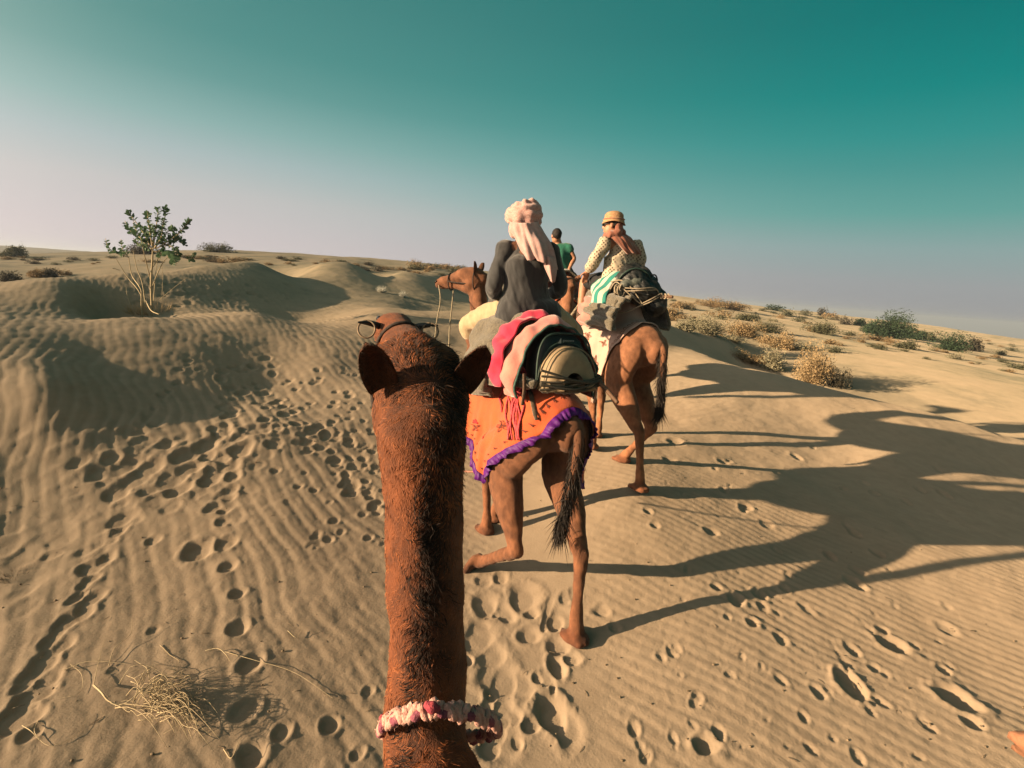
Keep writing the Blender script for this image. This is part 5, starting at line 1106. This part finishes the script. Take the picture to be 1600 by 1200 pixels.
T = Th('collar', 'braided pink and white cord collar round the nearest camel neck', 'collar', tuple(rotz(-A1) @ (P(668, 1120, 1.0) - C1)), C1, A1)
cc = rotz(-A1) @ (P(668, 1106, .862) + V3(0, .128, .0) - C1); g_ = np.random.default_rng(5)
M_CW = mat('white_pink_rag', (.80, .50, .42), .95, .3, 70, .6, 200, color2=(.60, .28, .24)); M_CR = mat('rose_rag', (.62, .10, .13), .95, .3, 70, .6, 200, color2=(.30, .04, .07)); M_CP = mat('mauve_rag', (.42, .13, .18), .95, .3, 70, .6, 200, color2=(.20, .05, .09))
def ring_p(a):
    x = .112 * math.cos(a); x = x * (1.04 if x < 0 else 1.22); return cc + V3(x + .004, .130 * math.sin(a), -.165 * (1 + math.sin(a)) - .02 * max(0, math.cos(a)))
for k, mm in enumerate((M_CW, M_CP, M_CW)):
    pts = []; nn_ = 64
    for i_ in range(nn_ + 1):
        a = 2 * PI * i_ / nn_; c = ring_p(a); rad_ = (c - cc); rad_ /= np.linalg.norm(rad_); ph = i_ * 1.55 + k * 2 * PI / 3; pts.append(c + rad_ * .010 * math.sin(ph) + V3(0, 0, 1) * .011 * math.sin(2 * ph + k))
    V, F = tube(pts, [.0085] * len(pts), n=300, seg=8); me = mesh_from(V, F); relief(me, .0022, 110); T.meshpart('braid_strand', me, mm)
pts = np.array([ring_p(a) for a in g_.random(1500) * 2 * PI]); off = g_.normal(0, 1, (1500, 3)); off /= np.linalg.norm(off, axis=1)[:, None]
hm, _ = strands(pts + off * .012, 1500, .012, .002, normals=off, curl=.8, lift=.6, seed=4); tag(T.meshpart('frayed_ends', hm, M_CW), kind='stuff')
for k, (u, v) in enumerate([(598, 1128), (600, 1140), (602, 1148)]):
    V, F = tube([rotz(-A1) @ (P(u, v - 6, 1.02) - C1), rotz(-A1) @ (P(u + 1, v + 4, 1.02) - C1)], [.009, .007], n=6, seg=8); T.part('rag_end', V, F, M_CR)
V, F = tube([rotz(-A1) @ (P(668, 1102, .850) - C1), rotz(-A1) @ (P(676, 1106, .846) - C1), rotz(-A1) @ (P(684, 1107, .848) - C1)], [.008, .012, .006], n=8, seg=8); T.part('rag_end', V, F, M_CR)

# ------------------------------------------------------------ plants
def leaf_mesh(L_, w):
    """one broad leaf: 6 triangles, lightly folded"""
    V = [(0, 0, 0), (-w / 2, L_ * .35, .1 * w), (0, L_ * .4, 0), (w / 2, L_ * .35, .1 * w), (-w * .38, L_ * .75, .06 * w), (w * .38, L_ * .75, .06 * w), (0, L_, -.05 * w)]
    return np.array(V), [(0, 2, 1), (0, 3, 2), (1, 2, 4), (2, 3, 5), (4, 2, 6), (2, 5, 6)]
M_LEAF = mat('grey_green_leaf', (.15, .25, .14), .7, .25, 3, color2=(.08, .16, .085), trans=.25, spec=.3)
M_STEM = mat('pale_dry_stem', (.62, .50, .32), .85, .2, 12, .4, 60, color2=(.42, .33, .20))
M_STRAWG = mat('dry_grass', (.62, .42, .20), .9, .3, 8, color2=(.42, .28, .13))
def place_root(name, label, cat, w, group=None):
    r = empty(name, tuple(w)); tag(r, label, cat, group); return r
def blades(base, n, spread, height, width, lean=.5, seed=0, seg=2, jitter=.3):
    """radiating thin blades / twigs, one mesh"""
    g = np.random.default_rng(seed); V = []; F = []
    for k in range(n):
        a = g.random() * 2 * PI; r = spread * math.sqrt(g.random()) * .25; p = np.array(base) + V3(r * math.cos(a), r * math.sin(a), 0); a += g.normal(0, .5); ln = lean * g.random() ** .7 * 1.2
        d = V3(math.cos(a) * math.sin(ln), math.sin(a) * math.sin(ln), math.cos(ln)); h = height * (.5 + .5 * g.random()); s_ = np.cross(d, V3(*g.normal(0, 1, 3))); s_ /= np.linalg.norm(s_); o = len(V)
        for q in range(seg):
            V += [p - s_ * width * (1 - q / seg) / 2, p + s_ * width * (1 - q / seg) / 2]; p = p + d * h / seg; d = d + g.normal(0, jitter, 3) * .5; d /= np.linalg.norm(d)
        V.append(p)
        for q in range(seg - 1): F.append((o + 2 * q, o + 2 * q + 1, o + 2 * q + 3, o + 2 * q + 2))
        F.append((o + 2 * seg - 2, o + 2 * seg - 1, o + 2 * seg))
    return V, F
# --- tall shrub with round leaves on the left
bw = on_ray(232, 488, 10, 16); bw = bw if 11 < bw[1] < 14 else np.array([-9.0, 12.6, gz(-9.0, 12.6)])
YB = bw[1]; SB = place_root('milkweed_shrub', 'tall sparse shrub with round grey-green leaves on bare pale stems on the left dune', 'shrub', bw)
pb = lambda u, v, dy=0: P(u, v, YB + dy) - bw
def tb(parts): return join([tube(p, r, n=max(5, 3 * len(p)), seg=6) for p, r in parts])
stems = [([(238,492,0),(236,445,0),(238,410,0),(239,384,0)], [.045,.040,.034,.025]), ([(222,496,-.3),(221,455,-.2),(206,430,.1),(201,402,.2)], [.022,.02,.018,.012]), ([(229,492,.1),(223,445,.2),(214,420,.3),(208,392,.4)], [.026,.022,.016,.012]),
    ([(233,490,.2),(217,455,.4),(199,433,.6),(182,405,.5)], [.022,.018,.014,.010]), ([(237,452,0),(247,425,.2),(255,410,.3),(262,402,.4)], [.022,.018,.014,.010]), ([(228,470,-.2),(236,485,-.6),(248,491,-.9)], [.022,.018,.012]),
    ([(221,455,-.3),(221,480,-.35),(223,499,-.4)], [.02,.024,.022]), ([(252,470,.2),(254,445,.3),(253,405,.4)], [.010,.009,.007]), ([(250,468,.3),(275,447,.6),(292,434,.8)], [.012,.010,.007]), ([(205,480,.2),(199,462,.4),(197,448,.5)], [.012,.010,.006]), ([(176,419,.3),(187,422,.4)], [.012,.010]), ([(236,440,.1),(226,400,-.2),(220,372,-.3)], [.02,.016,.010]), ([(237,420,.1),(252,396,.4),(262,380,.5)], [.02,.016,.010]), ([(210,495,-.3),(215,478,-.2)], [.012,.009]), ([(240,470,.1),(243,430,.4),(246,405,.6)], [.018,.014,.009])]
for pts, rad in stems:
    V, F = tb([([pb(*p) for p in pts], [x * .62 for x in rad])]); o = link_mesh('stem', mesh_from(V, F), M_STEM, SB)
shoots = [[(237,390),(225,365),(205,337),(199,328)], [(237,388),(215,368),(203,360),(195,345)], [(238,385),(234,360),(231,340),(231,331)], [(240,385),(244,355),(247,332),(246,324)], [(242,385),(254,355),(259,332),(259,321)], [(242,388),(262,362),(275,356)], [(245,388),(275,368),(290,352),(297,342)], [(255,380),(280,374),(291,385)], [(245,392),(262,395),(273,405),(270,414)], [(240,392),(252,396),(248,405)],
    [(201,402),(185,396),(170,388),(165,373)], [(201,402),(192,390),(189,374)], [(262,402),(285,398)], [(292,404),(298,404),(303,397)], [(238,388),(226,380),(214,362),(208,345)], [(240,386),(262,372),(280,366)], [(238,386),(240,365),(238,350)], [(241,388),(252,370),(255,345)], [(236,390),(222,385),(208,372)], [(262,382),(275,390),(279,402)], [(239,388),(230,370),(222,352)], [(243,388),(265,380),(285,368)]]
g_ = np.random.default_rng(12); LV = []; LF = []; TW = []
for si, sh_ in enumerate(shoots):
    for rep in range(1):
        dy = g_.normal(0, .45); pts = np.array([pb(u + g_.normal(0, 2) * rep, v + g_.normal(0, 2) * rep, dy * (i / len(sh_)) ) for i, (u, v) in enumerate(sh_)]); c = catmull(pts, 24); TW.append(tube(pts, list(np.linspace(.014, .006, len(pts))), n=10, seg=5))
        T_ = np.gradient(c, axis=0); T_ /= np.linalg.norm(T_, axis=1)[:, None]; ln_ = np.linalg.norm(np.diff(c, axis=0), axis=1).sum(); nl = int(ln_ / .055)
        for q in range(nl):
            f = .18 + .82 * q / nl; k = min(int(f * 23), 22); t = T_[k]; s_ = np.cross(t, V3(0, 0, 1) + g_.normal(0, .5, 3)); s_ /= np.linalg.norm(s_); rr2 = rotz(0)
            if q % 2: s_ = np.cross(t, s_)
            for sg in (-1, 1):
                L_ = (.105 if f < .85 else .07) * (.8 + .4 * g_.random()); d = s_ * sg * .95 + t * .45 + g_.normal(0, .18, 3) + V3(0, 0, .15); d /= np.linalg.norm(d); x = np.cross(d, t + g_.normal(0, .35, 3)); x /= np.linalg.norm(x); z = np.cross(x, d)
                v_, f_ = leaf_mesh(L_, L_ * .72); o = len(LV); LV += [c[k] + x * a[0] + d * a[1] + z * a[2] for a in v_]; LF += [tuple(i + o for i in ff) for ff in f_]
V, F = join(TW); tag(link_mesh('twigs', mesh_from(V, F), M_STEM, SB), kind='stuff')
tag(link_mesh('foliage', mesh_from(LV, LF), M_LEAF, SB, smooth=False), kind='stuff')
V, F = blades((0, 0, -.05), 260, 1.6, .42, .010, 1.0, 3); tag(link_mesh('dry_grass', mesh_from(V, F), M_STRAWG, SB), kind='stuff')

# --- desert shrubs: domes of twigs and tiny leaves
def shrub_mesh(n, w, h, leafsize, seed, upright=.5, twig=.5):
    g = np.random.default_rng(seed); V = []; F = []
    lobes = [(g.normal(0, .22), g.normal(0, .22), .5 + .5 * g.random()) for _ in range(6)]
    for k in range(n):
        lx, ly, ls = lobes[g.integers(6)]; a = g.random() * 2 * PI; ph = math.acos(g.random() ** .8); r = (.55 + .45 * g.random() ** .5) * ls
        tip = V3((lx + .5 * r * math.sin(ph) * math.cos(a)) * w, (ly + .5 * r * math.sin(ph) * math.sin(a)) * w, r * math.cos(ph) * h * (.8 + .4 * g.random()) + .02 * h)
        if k < n * twig:
            root = V3(lx * w * .4, ly * w * .4, 0) * g.random(); mid = root * .5 + tip * .5 + g.normal(0, .06, 3) * w; s_ = V3(*g.normal(0, 1, 3)); s_ *= leafsize * .10 / np.linalg.norm(s_); o = len(V)
            V += [root - s_ * 2, root + s_ * 2, mid - s_ * 1.3, mid + s_ * 1.3, tip]; F += [(o, o + 1, o + 3, o + 2), (o + 2, o + 3, o + 4)]
        d = V3(*g.normal(0, 1, 3)) + V3(0, 0, upright); d /= np.linalg.norm(d); s_ = np.cross(d, V3(*g.normal(0, 1, 3))); s_ *= leafsize * .30 / np.linalg.norm(s_); o = len(V); V += [tip - s_, tip + d * leafsize, tip + s_, tip - d * leafsize * .5]; F.append((o, o + 1, o + 2, o + 3))
    return mesh_from(V, F)
def smat(name, c1, c2): return mat(name, c1, .9, .25, 4, color2=c2, trans=.15)
KM = dict(green=smat('dark_green_shrub', (.060, .105, .050), (.032, .060, .032)), gold=smat('golden_dry_shrub', (.52, .38, .21), (.36, .25, .13)), pale=smat('pale_grey_shrub', (.42, .38, .25), (.27, .25, .165)),
    olive=smat('olive_grey_shrub', (.17, .17, .095), (.10, .105, .062)), tan=smat('tan_dry_shrub', (.44, .31, .16), (.28, .19, .10)), dark=smat('dark_brown_shrub', (.10, .085, .055), (.06, .055, .04)), white=smat('bleached_white_shrub', (.80, .78, .68), (.62, .60, .52)))
NK = dict(green='green_shrub', gold='dry_shrub', pale='pale_shrub', olive='olive_shrub', tan='tan_shrub', dark='dark_shrub', white='bleached_shrub')
_cache = {}
def shrub(u, v, wpx, hpx, kind, label=None, group=None, big=False, y0=3, y1=160):
    q = on_ray(u, v, y0, y1)
    if q[1] <= y0 * 1.01: return None
    depth = (q - np.array([0, 0, CAM_H])) @ FWD; w = (.98 if big else 1.1) * wpx / FPX * depth; h = 1.0 * hpx / FPX * depth
    if kind == 'white':
        V, F = blades((0, 0, -.02), 420, 1.0, .95, .03, 1.0, int(u), 3, .5); me = mesh_from([v * V3(.62, .62, 1) for v in V], F)
    elif big: me = shrub_mesh(2600 if wpx > 50 else 1300, 1, 1, max(.03, .05 * 50 / wpx), int(u * 7 + v), .4, .35); n_ = None
    else:
        var = int(u) % 4; key = (kind, var)
        if key not in _cache: _cache[key] = shrub_mesh(330, 1, 1, .11, var * 13 + len(kind), .5, .3); _cache[key].materials.append(KM[kind])
        me = _cache[key]
    o = bpy.data.objects.new(NK[kind], me); COL.objects.link(o)
    if big: me.materials.append(KM[kind])
    o.location = (q[0], q[1], q[2] - .04 * h); o.scale = (w, w, h * 1.05); o.rotation_euler = (0, 0, u * 1.3); tag(o, label, 'shrub', group); return o
B = True
for a in [(1274,598,62,66,'gold','big golden dry shrub behind the right sand crest, largest of the dry ones',0,B,12.3,20), (1303,603,26,30,'dark','dark twiggy shrub at the right foot of the big golden shrub',0,B,12.3,20), (1210,578,44,42,'pale','pale grey spiky shrub just left of the big golden shrub',0,B,12.5,20),
    (1228,545,40,28,'gold','orange-tan dry shrub above the pale spiky shrub on the right slope',0,B,14,40), (1172,566,56,20,'tan','low brown dry shrub in the shaded hollow behind the tan camel',0,B,13.5,25),
    (1106,522,58,30,'pale','wide pale grey-green shrub right of the tan camel at the hollow edge',0,B,15,40), (1072,516,34,22,'pale','small pale shrub nearest the tan camel rump on the far slope',0,B,15.5,40), (1158,524,52,26,'gold','orange dry tuft right of the wide pale shrub',0,B,15,40), (1192,518,44,18,'olive','grey-green shrub between the two orange dry tufts',0,B,15,50),
    (1388,527,60,44,'green','largest dark green bush on the far right slope',0,B,20,90), (1362,520,30,20,'green','dark green bush touching the left side of the largest green bush',0,B,20,90), (1343,509,18,12,'green','small round green bush farthest left of the green bush cluster',0,B,20,90), (1416,528,26,20,'green','low green bush on the right side of the largest green bush',0,B,20,90),
    (1486,548,46,36,'green','second largest green bush near the right edge, with bare dead sticks in front',0,B,20,90), (1523,549,24,22,'dark','brownish bush right of the second largest green bush',0,B,20,90), (1447,531,26,17,'olive','grey-green bush midway between the two largest green bushes',0,B,20,90), (1415,545,28,14,'olive','low grey bush below the gap between the two largest green bushes',0,B,20,90),
    (1280,521,44,24,'olive','grey twiggy shrub in mid slope left of the green bush cluster',0,B,20,80), (1281,493,14,14,'dark','small dark upright bush high on the right slope',0,0,30,140), (1320,507,16,13,'dark','dark round bush left of the green bush cluster on the right slope',0,0,25,140), (1301,499,26,13,'tan','tan tuft beside the small dark upright bush',0,0,30,140), (1259,493,16,10,'olive','small olive tuft left of the small dark upright bush',0,0,30,140),
    (1211,485,28,10,'green','flat green bush alone high on the right slope',0,0,30,140), (1226,494,22,11,'olive','olive tuft just below the flat green bush',0,0,30,140), (1247,503,18,8,'olive','tiny olive tuft in open sand below the flat green bush',0,0,25,140), (1165,501,32,15,'olive','olive-green shrub in open sand above the orange tufts',0,B,20,140),
    (1113,480,42,16,'tan','tan-green thicket on the skyline right of the black bag',0,B,30,140), (1147,484,42,16,'tan','tan thicket on the skyline right of another one',0,B,30,140), (1068,482,40,17,'gold','golden thicket on the skyline closest to the black bag',0,B,30,140), (1046,497,26,18,'gold','golden tuft just beside the black bag',0,B,20,140), (1128,497,26,14,'tan','tan shrub just under the skyline thickets on the right',0,0,22,140),
    (1371,532,48,9,'tan','low spread of tan dry scrub under the largest green bush',0,0,20,90), (1322,524,20,8,'olive','tiny grey tuft left of the low tan scrub',0,0,20,90),
    (17,441,28,17,'dark','dark bush at the far left edge in the hollow behind the second dune',0,B,14,60), (46,444,14,9,'dark','small dark tuft right of the dark bush at the far left edge',0,0,14,60), (62,434,28,14,'tan','tan shrub left of a darker one in the left hollow',0,B,14,60), (80,433,26,15,'dark','dark brown shrub right of the tan one in the left hollow',0,B,14,60), (106,430,20,10,'tan','small tan shrub between the dark brown shrub and the wide tan one',0,0,14,60), (152,433,52,22,'tan','wide tan bush in the left hollow, left of the leafy shrub',0,B,14,60), (115,436,16,4,'olive','flat grey tuft under the small tan shrub on the left',0,0,14,60),
    (25,401,24,16,'olive','grey bush standing on the skyline at the far left',0,B,30,170), (34,399,9,18,'olive','thin upright bush on the skyline at the far left',0,0,30,170), (4,401,10,10,'olive','small grey bush on the skyline cut by the left edge',0,0,30,170), (217,397,36,20,'dark','dark bush on the skyline just behind the leafy shrub',0,B,30,170), (337,394,36,15,'olive','dark spiky bush on the skyline right of the leafy shrub',0,B,30,170), (349,393,8,16,'olive','thin upright stalk bush on the skyline beside the spiky bush',0,0,30,170),
    (376,410,28,9,'tan','tan bush under the skyline right of the leafy shrub',0,0,25,100), (348,411,24,8,'tan','tan bush under the spiky skyline bush',0,0,25,100), (538,417,22,9,'dark','dark tuft on the pale dune below the skyline, left of the brown camel head',0,0,33,120), (512,411,16,7,'tan','tan tuft upper left of the dark tuft on the pale dune',0,0,33,120), (592,424,18,9,'dark','dark tuft nearer the brown camel head on the far dunes',0,0,33,120), (618,432,20,9,'dark','brown tuft lowest of those left of the brown camel head',0,0,33,120), (635,432,22,9,'tan','tan tuft right beside the lowest brown tuft',0,0,33,120),
    (596,457,22,16,'white','white bleached plant on the shaded dune flank, upper left one',0,B,16,40), (629,464,16,14,'white','white bleached plant on the shaded dune flank, lower right one',0,B,16,40)]:
    shrub(*a)
rs = random.Random(41)
LB = dict(tan=('small tan-brown dry tuft scattered over the far right slope', 'small tan tufts over the right slope'), gold=('small golden dry tuft scattered over the far right slope', 'small golden tufts over the right slope'), olive=('small olive-grey tuft scattered over the far right slope', 'small olive tufts over the right slope'), pale=('small pale straw tuft scattered over the far right slope', 'small pale tufts over the right slope'))
LL = dict(tan=('small tan scrub bush dotted along the far left dunes', 'tan scrub along the left dunes'), olive=('small olive scrub bush dotted along the far left dunes', 'olive scrub along the left dunes'), dark=('small dark scrub bush dotted along the far left dunes', 'dark scrub along the left dunes'))
for k in range(120):
    u = rs.uniform(1040, 1600); vh = 466 + (u - 1080) * .125; v = vh + 5 + 66 * rs.random() ** 1.6; s_ = (5 + 11 * rs.random()) * (.45 + (v - vh) / 60)
    kd = rs.choice(['tan', 'tan', 'gold', 'olive', 'olive', 'pale']); shrub(u, v, s_ * 1.3, s_ * .62, kd, LB[kd][0], LB[kd][1], False, 22, 170)
for k in range(60):
    u = rs.uniform(0, 700); vh = 398 if u < 400 else 398 + (u - 400) * .06; v = vh + 3 + 14 * rs.random(); s_ = 4 + 7 * rs.random()
    kd = rs.choice(['olive', 'tan', 'dark']); shrub(u, v, s_ * 1.7, s_ * .6, kd, LL[kd][0], LL[kd][1], False, 33, 170)
for k in range(16):
    u = rs.uniform(640, 735); v = 414 + (u - 640) * .09 + rs.uniform(-1, 9); shrub(u, v, rs.uniform(12, 22), rs.uniform(7, 11), rs.choice(['tan', 'tan', 'olive']), 'tan bush in the row above the brown camel head', 'bushes above the brown camel head', False, 36, 150)
# dead sticks in front of the green bush, pale litter
q = on_ray(1498, 549, 20, 90); V = []; parts = []
r = place_root('dead_branch', 'bare dead sticks in front of the second largest green bush', 'branch', q)
for k, (du, dv) in enumerate([(-8, -14), (-2, -18), (5, -15), (10, -10)]):
    V, F = tube([V3(0, 0, 0), (P(1498 + du * .5, 549 + dv * .6, q[1]) - q), (P(1498 + du, 549 + dv, q[1]) - q)], [.05, .035, .02], n=8, seg=5); link_mesh('stick', mesh_from(V, F), M_STEM, r)
# --- dry uprooted twig tangle in the foreground left
q = on_ray(245, 1105, 1.5, 6); r = place_root('dry_twigs', 'dry bleached twig tangle lying on the sand at the lower left', 'dry twigs', q)
def gp(u, v, lift=.02): p = on_ray(u, v, 1.5, 9); return p - q + V3(0, 0, lift)
def branch(pts, r0, lifts=None):
    pp = [gp(u, v, (lifts[i] if lifts else .02)) for i, (u, v) in enumerate(pts)]; V, F = tube(pp, list(np.linspace(r0 * .75, r0 * .25, len(pp))), n=5 * len(pp), seg=6); link_mesh('twig', mesh_from(V, F), M_STEM, r)
branch([(147,1078),(160,1098),(172,1110),(195,1112),(230,1100),(262,1082)], .0075, [.03,.06,.05,.05,.10,.12]); branch([(100,1050),(140,1042),(195,1040)], .004, [.01,.03,.01]); branch([(147,1078),(155,1040),(165,1008)], .003, [.03,.02,.05]); branch([(170,1045),(180,1020),(205,1000),(207,985)], .003, [.01,.03,.04,.08])
branch([(322,1022),(340,1022),(352,1030),(360,1036)], .005, [.02,.03,.03,.01]); branch([(352,1022),(400,1036),(460,1055),(520,1095)], .003, [.01]*4); branch([(175,1112),(200,1120),(222,1118),(240,1135)], .004, [.05,.04,.03,.02]); branch([(195,1112),(240,1122),(290,1130),(330,1155)], .004, [.05,.06,.04,.02]); branch([(36,1140),(50,1152),(62,1160)], .004, [.02,.03,.01]); branch([(350,1175),(362,1190),(375,1168)], .005, [.01,.02,.05]); branch([(450,992),(463,1000),(472,990)], .004, [.03,.01,.03])
branch([(60,1130),(55,1150),(80,1170),(120,1150),(140,1120)], .0025, [.01]*5); branch([(250,1010),(265,1025),(280,1040),(250,1060)], .0025, [.01]*4); branch([(110,1040),(128,1058),(125,1085),(90,1095)], .0025, [.01]*4)
g_ = np.random.default_rng(6); TW = []
for k in range(110):
    u, v = 235 + g_.normal(0, 22), 1105 + g_.normal(0, 16); a = g_.normal(-.25, .6); L_ = g_.uniform(25, 85); p = []
    for f in np.linspace(0, 1, 4): p.append(gp(u + L_ * f * math.cos(a + f * g_.normal(0, .4)), v + L_ * f * math.sin(a + f * .5), .015 + .10 * math.sin(PI * min(1, f * .8 + .1)) * g_.random()))
    TW.append(tube(p, [.0022, .0018, .0014, .0008], n=8, seg=4, cap=False))
V, F = join(TW); tag(link_mesh('fine_twigs', mesh_from(V, F), M_STEM, r), kind='stuff')
q2 = on_ray(22, 903, 1.5, 8); V, F = blades((0, 0, -.01), 120, .35, .10, .003, 1.2, 5); tag(link_mesh('grass_tuft', mesh_from(V, F), KM['dark'], None), 'small dark grass tuft by the left edge on trampled sand', 'grass tuft').location = tuple(q2)
# twigs and pebbles on the sand: litter
g_ = np.random.default_rng(16); LP = []
for k in range(260):
    u, v = g_.uniform(0, 1600), g_.uniform(620, 1195); p = on_ray(u, v, 1.5, 12); s_ = g_.uniform(.003, .009)
    if k % 3: LP.append(ball(p + V3(0, 0, s_ * .2), (s_ * g_.uniform(.8, 1.6), s_, s_ * .7), 6))
    else: d = V3(*g_.normal(0, 1, 3)) * V3(1, 1, .1); d /= np.linalg.norm(d); LP.append(tube([p + V3(0, 0, .004), p + d * .03 + V3(0, 0, .006), p + d * .05 + V3(0, 0, .003)], [.0015, .0015, .001], n=4, seg=4, cap=False))
V, F = join(LP); tag(link_mesh('pebbles', mesh_from(V, F), mat('pebble', (.30, .22, .14), .9, .4, 30)), kind='stuff')

# ------------------------------------------------------------ dusty evening air
hz = bpy.data.materials.new('haze'); hz.use_nodes = True; nt = hz.node_tree; nt.nodes.remove(nt.nodes['Principled BSDF']); pv = nt.nodes.new('ShaderNodeVolumePrincipled'); pv.inputs['Color'].default_value = (.46, .54, .66, 1); pv.inputs['Density'].default_value = HAZE; pv.inputs['Anisotropy'].default_value = .2
nt.links.new(pv.outputs[0], nt.nodes['Material Output'].inputs['Volume'])
V, F = box((0, 0, 0), (7400, 7400, 94)); o = link_mesh('haze', mesh_from(V, F), hz, smooth=False); o.location = (0, 0, 10 - 47); tag(o, kind='stuff')
bm = bmesh.new(); bm.from_mesh(o.data); bmesh.ops.recalc_face_normals(bm, faces=bm.faces); bm.to_mesh(o.data); bm.free()
